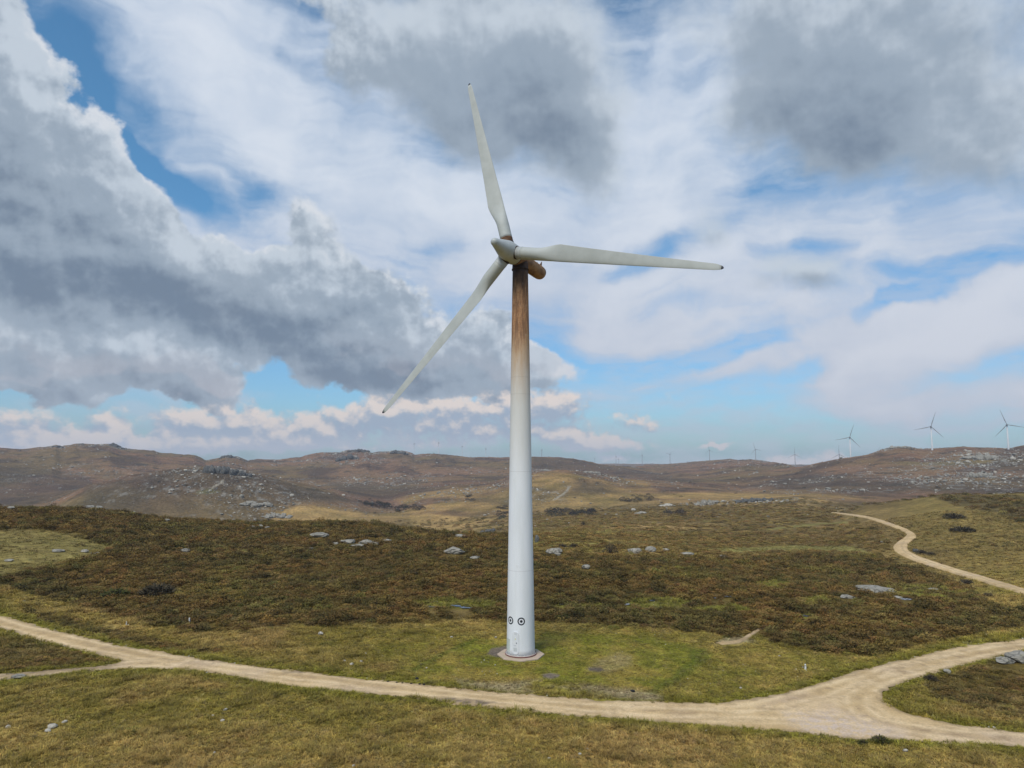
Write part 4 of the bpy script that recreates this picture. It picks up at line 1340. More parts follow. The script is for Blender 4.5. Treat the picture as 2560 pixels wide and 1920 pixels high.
def twig_mesh(name, seed, R, H, mat, n=46):
    rs = np.random.RandomState(seed)
    co, fa = [], []

    def stick(p, q, a, b):
        d = q - p
        u = np.cross(d, (0.3, .2, 1.0))
        u /= np.linalg.norm(u) + 1e-9
        v = np.cross(d, u)
        v /= np.linalg.norm(v) + 1e-9
        k = len(co)
        for c, w in ((p, a), (q, b)):
            for j in range(3):
                t = 2 * PI * j / 3
                co.append(c + (u * math.cos(t) + v * math.sin(t)) * w)
        for j in range(3):
            fa.append((k + j, k + (j + 1) % 3, k + 3 + (j + 1) % 3, k + 3 + j))
    for i in range(n):
        a = rs.rand() * 2 * PI
        e = .25 + 1.2 * rs.rand()
        d = np.array([math.cos(a) * math.cos(e), math.sin(a) * math.cos(e), math.sin(e)])
        L = .6 + .4 * rs.rand()
        p0 = np.array([rs.normal(0, .1) * R, rs.normal(0, .1) * R, 0])
        p1 = p0 + d * np.array([R, R, H]) * L * .55
        p2 = p0 + (d + rs.normal(0, .12, 3)) * np.array([R, R, H]) * L
        stick(p0, p1, .045, .03)
        stick(p1, p2, .03, .012)
        for _ in range(2):
            stick(p1, p1 + (p2 - p1) * .8 + rs.normal(0, .22, 3) * R, .02, .008)
    return mesh_np(name, np.array(co), fa, mat, smooth=False)


def bush(xd, yd, wpx, hpx, label, mat, seed, group, leaves=420):
    hx, hy, hz = (float(v[0]) for v in hit(xd, yd))
    d = math.hypot(hx, hy)
    R, H = wpx / F * d / 2, hpx / F * d
    t = thing('bush', label, 'bush', (hx, hy, hz - .05), 0, group)
    link('stems', twig_mesh('bush_stems', seed, R * .95, H * .95, M_TWIG), t)
    rs = np.random.RandomState(seed)
    link('foliage', tri_clump('bush_foliage', leaves, rs, mat, R, H * .86, max(.12, R * .20), .5), t)


GU = 'bushes on the moor'
bush(1318, 1197, 30, 27, 'large bare twiggy bush standing alone on the moor right of the tower', M_BUSH, 1, GU, 300)
bush(1216, 1184, 19, 10, 'low brownish bush behind the domed boulder', M_BUSH, 2, GU)
bush(1240, 1184, 20, 11, 'low dark bush between the domed boulder and the big twiggy bush', M_BUSH, 3, GU)
bush(1260, 1134, 10, 8, 'tiny dark bush far out on the moor right of the tower', M_BUSH, 4, GU)
bush(2061, 1120, 34, 10, 'reddish brown low shrub on the grassy right hill', M_BUSH, 5, GU)
bush(2080, 1148, 40, 8, 'spreading brown shrub lower on the grassy right hill', M_BUSH, 6, GU)
bush(2011, 1470, 22, 12, 'dark bush at the tip of the heather island by the fork', M_BUSH, 7, GU)
bush(1903, 1604, 32, 14, 'dark green round bush at the lower verge of the fork', M_BUSHG, 8, GU)
bush(1866, 1607, 18, 8, 'small green bush left of the round one at the lower verge', M_BUSHG, 9, GU)
bush(1990, 1196, 18, 8, 'dark scrubby bush on the bank right of the track bend', M_BUSH, 10, GU)
bush(2010, 1199, 16, 6, 'low scrub on the bank, farther right of the track bend', M_BUSH, 11, GU)
bush(2136, 1290, 20, 8, 'low dark bush at the end of the heather under the climbing track', M_BUSH, 12, GU)
bush(2088, 1262, 22, 10, 'rounded heather bush at the tip of the heather below the climbing track', M_BUSH, 13, GU)
bush(340, 1284, 60, 20, 'big dark clump rising from the heather above the left track', M_BUSH, 14, GU, 700)
bush(250, 1290, 46, 16, 'dark olive clump left of the big one in the heather', M_BUSHG, 15, GU, 600)

M_POST, _nt, _b = new_mat('whitewashed_stone')
_p = nd(_nt, 'ShaderNodeTexCoord').outputs['Object']
_nt.links.new(mixc(_nt, maprange(_nt, noise(_nt, _p, 6, 5), .4, .65), (.72, .70, .66), (.42, .40, .35)), _b.inputs['Base Color'])
for xd, yd, h, lab in [(409, 1345, 9.5, 'white marker post at the lower edge of the heather left of the tower'), (273, 1350, 6.5, 'short white marker post farther left near the track'), (1740, 1446, 10.5, 'white marker post in the grass right of the green pad')]:
    hx, hy, hz = (float(v[0]) for v in hit(xd, yd))
    H = h / F * math.hypot(hx, hy)
    w = H * .16
    EXCL.append((hx, hy, .5, 1.5))
    t = thing('marker_post', lab, 'post', (hx, hy, hz), .3, 'white marker posts')
    co, fa = lathe([(w * 1.15, -.08), (w * 1.1, H * .1), (w, H * .72)], 12)
    link('shaft', mesh_np('post_shaft', co, fa, M_POST, False), t)
    co, fa = lathe([(w * .98, H * .725), (w * .9, H * .86), (w * .55, H * .96), (w * .1, H)], 12)
    link('cap', mesh_np('post_cap', co, fa, M_POST), t)


heath_cover()
grass_cover()


# ------------------------------------------------------------------ the turbine
TX, TY = TOWERXY
TZ = float(height(np.array([TX]), np.array([TY]))[0])
RB, RT, HT = 1.46, .84, 40.3


def trad(z):
    return RB + (RT - RB) * z / HT


def tower_material():
    m, nt, b = new_mat('tower_paint')
    ob = nd(nt, 'ShaderNodeTexCoord').outputs['Object']
    sx = nd(nt, 'ShaderNodeSeparateXYZ')
    nt.links.new(ob, sx.inputs[0])
    z = sx.outputs['Z']
    mp = nd(nt, 'ShaderNodeMapping')
    mp.inputs['Scale'].default_value = (1, 1, .13)
    nt.links.new(ob, mp.inputs['Vector'])
    st = noise(nt, mp.outputs[0], 2.6, 6, .65)
    bl = noise(nt, mp.outputs[0], 1.5, 7, .72)
    fine = noise(nt, ob, 5, 5, .7)
    zz = mth(nt, 'ADD', z, mth(nt, 'MULTIPLY', mth(nt, 'SUBTRACT', st, .5), 5.0))
    white = mixc(nt, maprange(nt, noise(nt, mp.outputs[0], 1.1, 5), .4, .7, 0, .5), (.77, .775, .785), (.65, .66, .655))
    c = mixc(nt, maprange(nt, zz, 14, 29, 0, .9), white, (.60, .565, .50))
    c = mixc(nt, maprange(nt, zz, 25.0, 33.0, 0, .95), c, (.47, .30, .165))
    rust = mixc(nt, maprange(nt, fine, .35, .65), (.33, .155, .068), (.45, .25, .125))
    rust = mixc(nt, maprange(nt, bl, .47, .58, 0, .8), rust, (.14, .066, .034))
    rust = mixc(nt, maprange(nt, st, .5, .66, 0, .75), rust, (.15, .075, .045))
    c = mixc(nt, maprange(nt, zz, 30.5, 34.5, 0, .95), c, rust)
    c = mixc(nt, maprange(nt, zz, 36.5, 40.3, 0, .93), c, (.055, .033, .024))
    # weld seams
    for h in (8.6, 18.7, 26.8, 28.6, 32.0, 36.2):
        c = mixc(nt, maprange(nt, mth(nt, 'ABSOLUTE', mth(nt, 'SUBTRACT', z, h)), .02, .05, .17, 0), c, (.20, .17, .14))
    # rusty run-down marks
    c = mixc(nt, mth(nt, 'MULTIPLY', maprange(nt, noise(nt, mp.outputs[0], 4.5, 4, .6), .66, .74), maprange(nt, z, 14, 30, 0, .5)), c, (.28, .17, .10))
    c = mixc(nt, maprange(nt, noise(nt, ob, 1.7, 4, .6), .64, .75, 0, .25), c, (.50, .52, .47))
    nt.links.new(c, b.inputs['Base Color'])
    nt.links.new(maprange(nt, z, 25, 34, .42, .85), b.inputs['Roughness'])
    b.inputs['Specular IOR Level'].default_value = .35
    bp = nd(nt, 'ShaderNodeBump', in_Strength=.15, in_Distance=.03)
    nt.links.new(fine, bp.inputs['Height'])
    nt.links.new(bp.outputs[0], b.inputs['Normal'])
    return m


def paint(name, a, c, scale=1.2, rough=.5, spec=.35, bump=0.0):
    m, nt, b = new_mat(name)
    ob = nd(nt, 'ShaderNodeTexCoord').outputs['Object']
    nt.links.new(mixc(nt, maprange(nt, noise(nt, ob, scale, 6, .62), .36, .66), a, c), b.inputs['Base Color'])
    b.inputs['Roughness'].default_value = rough
    b.inputs['Specular IOR Level'].default_value = spec
    return m


M_TOWER = tower_material()
M_BLADE = paint('blade_gelcoat', (.44, .45, .42), (.375, .385, .355), .35, .62)
M_HUB = paint('hub_gelcoat', (.47, .485, .48), (.38, .395, .38), .8, .45)
M_RUSTY = paint('scorched_rust', (.33, .175, .095), (.12, .062, .038), 1.3, .8, .2)
M_NAC = paint('scorched_nacelle_paint', (.38, .215, .105), (.15, .078, .042), .85, .7, .2)
M_SOOT = paint('soot', (.035, .024, .02), (.075, .045, .032), 1.5, .85, .15)
M_BLACK = paint('black_paint', (.012, .012, .02), (.02, .02, .028), 2, .5)
M_DOOR = paint('door_paint', (.72, .72, .725), (.66, .66, .67), 2, .45)
M_GREY = paint('grey_sticker', (.40, .41, .42), (.47, .48, .48), 4, .6)
M_VENT = paint('vent_grey', (.56, .57, .56), (.48, .49, .49), 9, .6)
M_YEL = paint('yellow_sticker', (.72, .68, .25), (.66, .62, .30), 4, .6)
M_WHT = paint('white_sticker', (.85, .85, .80), (.8, .8, .76), 4, .6)
M_PATCH = paint('grey_green_patch', (.57, .60, .54), (.50, .53, .47), 3, .55)
M_REDOX = paint('red_oxide', (.16, .055, .045), (.22, .10, .08), 3, .8)
M_FLANGE = paint('flange_paint', (.62, .58, .53), (.48, .42, .37), 3, .7)
M_CONC = paint('concrete', (.43, .35, .245), (.50, .37, .29), 1.6, .9, .1)
M_BOLT = paint('bolt_steel', (.09, .05, .06), (.16, .10, .10), 8, .6)
M_FARW = paint('pale_turbine_paint', (.55, .56, .56), (.5, .51, .52), .1, .5)
M_FARD = paint('grey_nacelle_paint', (.26, .265, .27), (.22, .225, .23), .1, .5)

turbine = thing('wind_turbine', 'old white wind turbine with fire-scorched rusty top and painted eyes on its tower base', 'wind turbine', (TX, TY, TZ))
# foundation, flange
co, fa = [], []
for z, r in ((-.6, 2.43), (.09, 2.43), (.12, 2.40)):
    for k in range(8):
        a = k * PI / 4
        co.append((r * math.cos(a), r * math.sin(a), z))
for l in (0, 8):
    for k in range(8):
        fa.append((l + k, l + (k + 1) % 8, l + 8 + (k + 1) % 8, l + 8 + k))
fa.append(tuple(range(16, 24)))
link('foundation_slab', mesh_np('foundation_slab', co, fa, M_CONC, False), turbine)
co, fa = lathe([(1.60, .122), (1.62, .15), (1.62, .21), (1.60, .225)], 96)
fl = link('base_flange', mesh_np('base_flange', co, fa, M_REDOX), turbine)
co, fa = lathe([(1.575, .226), (1.575, .285), (1.47, .295)], 96)
link('flange_ring', mesh_np('flange_ring', co, fa, M_FLANGE), fl)
co, fa = [], []
for k in range(64):
    a = 2 * PI * k / 64
    c0, f0 = lathe([(.022, .28), (.022, .345), (.012, .352)], 6)
    b0 = len(co)
    co += [(x + 1.525 * math.cos(a), y + 1.525 * math.sin(a), z) for x, y, z in c0]
    fa += [tuple(b0 + i for i in f) for f in f0]
link('bolts', mesh_np('flange_bolts', co, fa, M_BOLT, False), fl)
# tower
zs = np.linspace(.12, HT, 60)
co, fa = lathe([(trad(z), z) for z in zs], 96)
link('tower', mesh_np('tower', co, fa, M_TOWER), turbine)


def wrap(th0, uv, off):
    """(u along the girth, v height) -> a point proud of the tower wall; th0 in degrees, 0 faces the viewpoint, positive to the right"""
    r = trad(uv[1]) + off
    a = math.radians(th0) + uv[0] / r
    return (r * math.sin(a), -r * math.cos(a), uv[1])


def wrapped(name, th0, cols, off, mat, parent, rim=0.0):
    """cols: list of (u, v0, v1): a panel of upright strips following the wall"""
    co, fa = [], []
    nv = 7
    for u, v0, v1 in cols:
        for j in range(nv):
            co.append(wrap(th0, (u, v0 + (v1 - v0) * j / (nv - 1)), off))
    n = len(cols)
    for i in range(n - 1):
        for j in range(nv - 1):
            a = i * nv + j
            fa.append((a, a + nv, a + nv + 1, a + 1))
    if rim:
        ring_ = [i * nv for i in range(n)] + [(n - 1) * nv + j for j in range(1, nv)] + [i * nv + nv - 1 for i in range(n - 2, -1, -1)] + [j for j in range(nv - 2, 0, -1)]
        uvs = {}
        for i, (u, v0, v1) in enumerate(cols):
            for j in range(nv):
                uvs[i * nv + j] = (u, v0 + (v1 - v0) * j / (nv - 1))
        b0 = len(co)
        for k in ring_:
            co.append(wrap(th0, uvs[k], off))
        for k in ring_:
            co.append(wrap(th0, uvs[k], off - rim))
        L = len(ring_)
        for k in range(L):
            fa.append((b0 + k, b0 + L + k, b0 + L + (k + 1) % L, b0 + (k + 1) % L))
    return link(name, mesh_np(name, co, fa, mat, smooth=False), parent)


def rect(u0, u1, v0, v1, n=9):
    return [(u0 + (u1 - u0) * i / (n - 1), v0, v1) for i in range(n)]


def disc(name, th0, v0, r0, r1, off, mat, parent):
    co, fa = [], []
    n = 56
    rads = [r0, (r0 + r1) / 2, r1] if r0 > 0 else [r1 * .02, r1 * .5, r1]
    for r in rads:
        for k in range(n):
            a = 2 * PI * k / n
            co.append(wrap(th0, (r * math.cos(a), v0 + r * math.sin(a)), off))
    for l in range(len(rads) - 1):
        for k in range(n):
            j = (k + 1) % n
            fa.append((l * n + k, l * n + j, (l + 1) * n + j, (l + 1) * n + k)[::-1])
    if r0 <= 0:
        fa.append(tuple(range(n))[::-1])
    me = mesh_np(name, co, fa, mat, smooth=False)
    return link(name, me, parent)


for th0 in (-49.0, 1.5):
    e = disc('eye_ring', th0, 3.66, .262, .388, .004, M_BLACK, turbine)
    disc('pupil', th0, 3.66, 0, .14, .004, M_BLACK, e)
    e['label'] = 'painted eye ring, farther round the left side' if th0 < -10 else 'painted eye ring facing the viewer'
DTH = -22.0
cap = []
hw, d0, d1 = .37, .42, 2.66
for i in range(21):
    u = -hw + 2 * hw * i / 20
    q = math.sqrt(max(0, hw * hw - u * u)) * .95
    cap.append((u, d0 + hw - q, d1 - hw + q))
door = wrapped('door', DTH, cap, .055, M_DOOR, turbine, rim=.075)
wrapped('vent_grille', DTH, rect(-.21, .17, .72, 1.08), .060, M_VENT, door)
wrapped('warning_sign', DTH, [(-.075, 1.86, 1.861), (-.035, 1.86, 1.94), (.0, 1.86, 2.0), (.035, 1.86, 1.94), (.075, 1.86, 1.861)], .060, M_YEL, door)
wrapped('notice_sticker', DTH, rect(-.05, .05, 2.03, 2.15, 3), .060, M_WHT, door)
wrapped('name_plate', DTH, rect(-.2, .08, 1.27, 1.31, 5), .060, M_GREY, door)
hd = wrapped('handle', DTH, rect(.09, .16, 1.50, 1.60, 3), .085, M_BLACK, door, rim=.03)
# the grey number over the door
fc = bpy.data.curves.new('number_lettering', 'FONT')
fc.body = '20'
fc.size = .28
fc.align_x = 'CENTER'
tmp = bpy.data.objects.new('tmp_text', fc)
COL.objects.link(tmp)
bpy.context.view_layer.update()
tm = bpy.data.meshes.new_from_object(tmp.evaluated_get(bpy.context.evaluated_depsgraph_get()))
bpy.data.objects.remove(tmp)
for v in tm.vertices:
    v.co = wrap(DTH, (v.co.x, 2.33 + v.co.y), .0605)
tm.materials.clear()
tm.materials.append(M_GREY)
link('number_lettering', tm, door)
wrapped('paint_patch', -61, rect(-.52, .26, .50, 1.80), .004, M_PATCH, turbine)

# rotor axis: n points out of the nose, h is level in the rotor plane, v upright in it
PH, TAU = math.radians(30.5), math.radians(6)
n_ = Vector((-math.sin(PH) * math.cos(TAU), -math.cos(PH) * math.cos(TAU), math.sin(TAU)))
h_ = Vector((math.cos(PH), -math.sin(PH), 0))
v_ = n_.cross(h_)
if v_.z < 0:
    v_ = -v_
AX = Vector((0, 0, 41.5))


def axm(origin, x, y, z):
    return Matrix(((x.x, y.x, z.x, origin.x), (x.y, y.y, z.y, origin.y), (x.z, y.z, z.z, origin.z), (0, 0, 0, 1)))


MA = axm(AX, h_, v_, h_.cross(v_) if h_.cross(v_).dot(n_) > 0 else n_)
# yaw collar
co, fa = lathe([(.90, 40.28), (.93, 40.31), (.93, 40.42), (.88, 40.46), (.86, 40.9), (.8, 41.2)], 48)
yc = link('yaw_collar', mesh_np('yaw_collar', co, fa, M_SOOT), turbine)
prof = [(.02, -5.02), (.30, -5.0), (.55, -4.9), (.70, -4.72), (.77, -4.45), (.79, -4.0), (.80, -1.0), (.86, .2), (.88, 1.0), (.8, 1.22)]
co, fa = lathe(prof, 48)
na = link('nacelle', mesh_np('nacelle', co, fa, M_NAC), turbine)
na.matrix_local = MA
# lid seam along both flanks, hatch, tail fins
co, fa = [], []
for sgn in (-1, 1):
    for (s0, s1, an) in ((-4.6, -.9, .35),):
        k = len(co)
        for s in np.linspace(s0, s1, 8):
            for da in (-.018, .018):
                a = PI / 2 + sgn * (PI / 2 - an) + da
                co.append((.806 * math.cos(a), .806 * math.sin(a), s))
        for j in range(7):
            q = (k + 2 * j, k + 2 * j + 1, k + 2 * j + 3, k + 2 * j + 2)
            fa.append(q)
for s in (-2.6,):
    k = len(co)
    for i in range(31):
        a = PI * (i / 30) - .0
        for ds in (-.015, .015):
            co.append((.808 * math.cos(a), .808 * math.sin(a), s + ds))
    for i in range(30):
        fa.append((k + 2 * i, k + 2 * i + 1, k + 2 * i + 3, k + 2 * i + 2))
sm = link('lid_seam', mesh_np('lid_seam', co, fa, M_SOOT, False), na)
for sgn in (-1, 1):
    w = .03
    pts = [(sgn * .28 - w, .70, -4.35), (sgn * .28 - w, .70, -3.85), (sgn * .28 - w, 1.28, -4.32), (sgn * .28 + w, .70, -4.35), (sgn * .28 + w, .70, -3.85), (sgn * .28 + w, 1.28, -4.32)]
    link('tail_fin', mesh_np('tail_fin', pts, [(0, 2, 1), (3, 4, 5), (0, 1, 4, 3), (1, 2, 5, 4), (2, 0, 3, 5)], M_RUSTY, False), na)
# spinner
SH = 2.3
prof = [(.80, 1.24), (.98, 1.27), (1.06, 1.36), (1.08, 1.6), (1.08, 2.75), (1.05, 3.0), (.97, 3.3), (.80, 3.9), (.63, 4.5), (.50, 4.98), (.455, 5.15), (.42, 5.35), (.35, 5.52), (.23, 5.64), (.1, 5.69), (.02, 5.70)]
co, fa = lathe(prof, 64)
hub = link('hub', mesh_np('hub', co, fa, M_HUB), turbine)
hub.matrix_local = MA
co, fa = lathe([(1.09, 1.30), (1.092, 1.34), (.9, 1.20), (.78, 1.1)], 64)
co2, fa2 = lathe([(.86, 1.16), (1.0, 1.18), (1.0, 1.235), (.86, 1.24)], 64)
link('back_plate', mesh_np('hub_back_plate', co2, fa2, M_SOOT), hub)


def section(r):
    """chord start (leading), chord end (trailing), thickness, roundness"""
    t = min(1, max(0, (r - 3.3) / 2.9))
    t = t * t * (3 - 2 * t)
    lead0, trail0, th0 = -.65, .65, 1.30
    k = (r - 6.2) / (22.8 - 6.2)
    lead1 = -.60 + .33 * max(0, k)
    trail1 = 1.16 - .88 * max(0, k) ** .9
    th1 = .52 - .43 * max(0, k) ** .7
    if r > 21.9:
        e = math.sqrt(max(0.02, 1 - ((r - 21.9) / .95) ** 2))
        mid = (lead1 + trail1) / 2 - .04
        lead1, trail1, th1 = mid + (lead1 - mid) * e, mid + (trail1 - mid) * e, th1 * e
    return lead0 + (lead1 - lead0) * t, trail0 + (trail1 - trail0) * t, th0 + (th1 - th0) * t, t


def blade_mesh(r0, r1, name, mat, cuts):
    co, fa = [], []
    m = 28
    rs = np.linspace(r0, r1, cuts)
    for r in rs:
        l, tr, th, t = section(r)
        k = min(1, max(0, (r - 3.3) / 2.9))
        tw = math.radians(k * (14 - 13 * max(0, (r - 6.2) / 16.6)))
        bend = .0002 * r * r
        for i in range(m):
            a = 2 * PI * i / m
            cx = (1 - math.cos(a)) / 2           # 0 leading edge .. 1 trailing edge
            circ = math.sin(a) * .5
            yt = 2.6 * (.2969 * math.sqrt(cx) - .126 * cx - .3516 * cx ** 2 + .2843 * cx ** 3 - .1015 * cx ** 4) * 1.9
            foil = (yt if a < PI else -yt) * .5
            x = l + (tr - l) * cx
            y = th * (circ + (foil - circ) * t)
            co.append((x * math.cos(tw) - y * math.sin(tw), x * math.sin(tw) + y * math.cos(tw) + bend, r))
    n = len(rs)
    for k in range(n - 1):
        for i in range(m):
            j = (i + 1) % m
            fa.append((k * m + i, k * m + j, (k + 1) * m + j, (k + 1) * m + i))
    fa.append(tuple(range(m))[::-1])
    fa.append(tuple((n - 1) * m + i for i in range(m)))
    return mesh_np(name, co, fa, mat)


BL = blade_mesh(1.62, 22.62, 'blade', M_BLADE, 70)
TIP = blade_mesh(22.62, 22.84, 'blade_tip', M_BLACK, 6)
co, fa = lathe([(.66, .75), (.66, 1.56), (.668, 1.565), (.668, 1.60), (.655, 1.62)], 40)
COLLAR = mesh_np('root_collar', co, fa, M_HUB)
COLLAR_R = mesh_np('rusty_root_collar', co, fa, M_RUSTY)
co, fa = lathe([(.70, .82), (.71, .98), (.69, 1.06), (.66, 1.07)], 40)
ROOTCUFF = mesh_np('root_opening', co, fa, M_SOOT)
HC = AX + n_ * SH
for ang, lab in ((107.3, 'blade pointing up, with a rusty root'), (-12.5, 'blade pointing right'), (-132.7, 'blade pointing down to the left')):
    a = math.radians(ang)
    rad = h_ * math.cos(a) + v_ * math.sin(a)
    trail = -h_ * math.sin(a) + v_ * math.cos(a)
    b = link('blade', BL, turbine)
    b['label'] = lab
    yv = rad.cross(trail)
    b.matrix_local = axm(HC, trail, yv, rad)
    link('blade_tip', TIP, b)
    c = link('root_collar', COLLAR_R if ang > 90 else COLLAR, b)
    link('root_opening', ROOTCUFF, b)

# ------------------------------------------------------------------ the turbines on the ridges: one of each part, copied
co, fa = lathe([(1.55, -3), (1.5, 0), (.9, 39.2)], 16)
FT = mesh_np('far_tower', co, fa, M_FARW)
co, fa = lathe([(.1, -4.6), (.9, -4.3), (1.15, -3.6), (1.15, .6), (.9, 1.0)], 14)
M_FARSHADE = paint('shaded_tower_paint', (.27, .27, .28), (.23, .23, .24), .1, .6)  # shaded copy of the pale tower paint, dark against the sky by colour
FT2 = FT.copy()
FT2.materials.clear()
FT2.materials.append(M_FARSHADE)
FN = mesh_np('far_nacelle', co, fa, M_FARD)
co, fa = lathe([(.9, 1.05), (1.15, 1.3), (1.1, 2.3), (.7, 3.2), (.1, 3.8)], 14)
FH = mesh_np('far_hub', co, fa, M_FARD)
co, fa = [], []
for r, l, t, th in ((.8, -.4, .4, .8), (3, -.4, .4, .7), (6, -.4, .75, .4), (14, -.28, .45, .25), (22, -.15, .18, .1), (23.5, -.06, .07, .04)):
    co += [(l, 0, r), ((l + t) / 2, th / 2, r), (t, 0, r), ((l + t) / 2, -th / 2, r)]
for k in range(5):
    for i in range(4):
        fa.append((4 * k + i, 4 * k + (i + 1) % 4, 4 * k + 4 + (i + 1) % 4, 4 * k + 4 + i))
FB = mesh_np('far_blade', co, fa, M_FARD)
# hub point on the photo, tower height or blade length in photo px, blade angle, yaw, label
FAR = [(2175, 918, 28.3, 108, 30, 'pale turbine on the right ridge, nearest the right edge of the view'), (2011, 922, 28.3, 72, 28, 'pale turbine on the right ridge just right of its rocky crown'),
       (1835.6, 945, 27, 72, 28, 'pale turbine on the falling left end of the right ridge'), (1812.7, 981.7, 18.3, 90, 30, 'turbine half sunk behind the ridge beside a taller one'),
       (1891, 983.5, 18, 62, 30, 'turbine hidden behind the right ridge but for one blade tip'),
       (1717, 981.6, 15, 90, 30, 'small turbine standing in the dip left of the right ridge'), (1631.7, 970.6, 13.6, 108, 35, 'small turbine over the right hump of the distant middle ridge'),
       (1532.3, 972.5, 13.0, 98, 50, 'small turbine under a lone grey cloud streak on the middle ridge'), (1447, 981.5, 11.5, 43, 55, 'small turbine with a blade pair spread like a V, on the middle ridge'),
       (1387, 983, 10.5, 90, 62, 'small turbine at the low saddle right of the tower'), (1330.6, 986.5, 9.5, 98, 66, 'taller of a close pair of small turbines right of the tower'), (1336.3, 992, 8.5, 80, 66, 'shorter of a close pair of small turbines right of the tower'),
       (1284.6, 990.3, 7.0, 40, 60, 'very faint tiny turbine right of the tower, left of the close pair'), (1170, 972, 12.5, 95, 75, 'small turbine just right of the tower seen edge on'),
       (895, 959, 11.5, 92, 80, 'faint turbine on the left skyline, farthest from the tower'), (947.5, 957, 12.5, 92, 80, 'tallest faint turbine on the skyline left of the tower'),
       (998.5, 965, 11, 30, 75, 'faint turbine with level blades like a T, second left of the tower'), (1049.5, 970, 10.5, 30, 75, 'faint turbine closest to the tower on the left skyline')]
for xd, yd, bl, ang, yaw, lab in FAR:
    d = 23.5 * F / bl
    X, Y, Z = ray(xd, yd)
    hl = math.hypot(X, Y)
    x, y, z = X / hl * d, Y / hl * d, CAM[2] + Z / hl * d
    g = float(height(np.array([x]), np.array([y]))[0])
    ph = math.radians(yaw)
    t = thing('distant_wind_turbine', lab, 'wind turbine', (x, y, z - 40), 0, 'wind turbines along the ridges')
    tw = link('tower', FT if bl > 20 or xd < 1100 else FT2, t)
    hh = max(42, z - g + 3)
    tw.location = (0, 0, 40 - hh)
    tw.scale = (1, 1, (hh - .8) / 39.2)
    n2 = Vector((-math.sin(ph), -math.cos(ph), .08)).normalized()
    h2 = Vector((math.cos(ph), -math.sin(ph), 0))
    v2 = n2.cross(h2)
    v2 = v2 if v2.z > 0 else -v2
    MM = axm(Vector((0, 0, 40.2)), h2, v2, n2)
    for nm, me in (('nacelle', FN), ('hub', FH)):
        link(nm, me, t).matrix_local = MM
    for k in range(3):
        a = math.radians(ang + 120 * k)
        rad = h2 * math.cos(a) + v2 * math.sin(a)
        tr = -h2 * math.sin(a) + v2 * math.cos(a)
        link('blade', FB, t).matrix_local = axm(Vector((0, 0, 40.2)) + n2 * 1.8, tr, rad.cross(tr), rad)


# ------------------------------------------------------------------ sky: Nishita blue with procedural clouds laid over it by direction
SUN_AZ, SUN_EL = 207.0, 52.0          # compass bearing from +Y clockwise
world = bpy.data.worlds.new('World')
S.world = world
world.use_nodes = True
W = world.node_tree
for q in list(W.nodes):
    W.nodes.remove(q)
STR = .10


def group(name, build, nin=1):
    g = bpy.data.node_groups.new(name, 'ShaderNodeTree')
    g.interface.new_socket('Vector', in_out='INPUT', socket_type='NodeSocketVector')
    g.interface.new_socket('Value', in_out='OUTPUT', socket_type='NodeSocketFloat')
    i, o = g.nodes.new('NodeGroupInput'), g.nodes.new('NodeGroupOutput')
    g.links.new(build(g, i.outputs[0]), o.inputs[0])
    return g


def vmath(nt, op, a, b=None, c=None, scale=None):
    n = nt.nodes.new('ShaderNodeVectorMath')
    n.operation = op
    for i, v in enumerate((a, b, c)):
        if v is None:
            continue
        if isinstance(v, (tuple, list)):
            n.inputs[i].default_value = v
        else:
            nt.links.new(v, n.inputs[i])
    if scale is not None:
        n.inputs['Scale'].default_value = scale
    return n.outputs[0]


def noise2(nt, vec, scale, detail, rough=.55):
    n = nd(nt, 'ShaderNodeTexNoise', noise_dimensions='2D', in_Scale=scale, in_Detail=detail, in_Roughness=rough)
    nt.links.new(vec, n.inputs['Vector'])
    return n.outputs[0]


def ncol(nt, vec, scale, detail, rough=.55):
    n = nd(nt, 'ShaderNodeTexNoise', noise_dimensions='2D', in_Scale=scale, in_Detail=detail, in_Roughness=rough)
    nt.links.new(vec, n.inputs['Vector'])
    return n.outputs['Color']


def blobs(nt, vec, lst):
    """soft elliptic clumps: centre (photo px), half axes (px), turn (degrees), weight"""
    turned = {}
    acc = None
    for cx, cy, ax, ay, rot, w in lst:
        rot = round(rot / 12) * 12
        if rot not in turned:
            vr = nd(nt, 'ShaderNodeVectorRotate', rotation_type='Z_AXIS')
            vr.inputs['Angle'].default_value = -math.radians(rot)
            nt.links.new(vec, vr.inputs['Vector'])
            turned[rot] = vr.outputs[0] if rot else vec
        a0, e0 = azel(cx, cy)
        a1, e1 = azel(cx + 40, cy)
        a2, e2 = azel(cx, cy - 40)
        kx = math.hypot(a1 - a0, e1 - e0) / 40
        ky = math.hypot(a2 - a0, e2 - e0) / 40
        t = -math.radians(rot)
        ux = (a0 * math.cos(t) - e0 * math.sin(t)) / 10
        uy = (a0 * math.sin(t) + e0 * math.cos(t)) / 10
        sx_, sy_ = 10 / (ax * kx), 10 / (ay * ky)
        q = vmath(nt, 'MULTIPLY_ADD', turned[rot], (sx_, sy_, 0), (-ux * sx_, -uy * sy_, 0))
        gr = nd(nt, 'ShaderNodeTexGradient', gradient_type='SPHERICAL')
        nt.links.new(q, gr.inputs['Vector'])
        v = gr.outputs['Fac']
        acc = mth(nt, 'MULTIPLY', v, w) if acc is None else mth(nt, 'MULTIPLY_ADD', v, w, acc)
    return acc


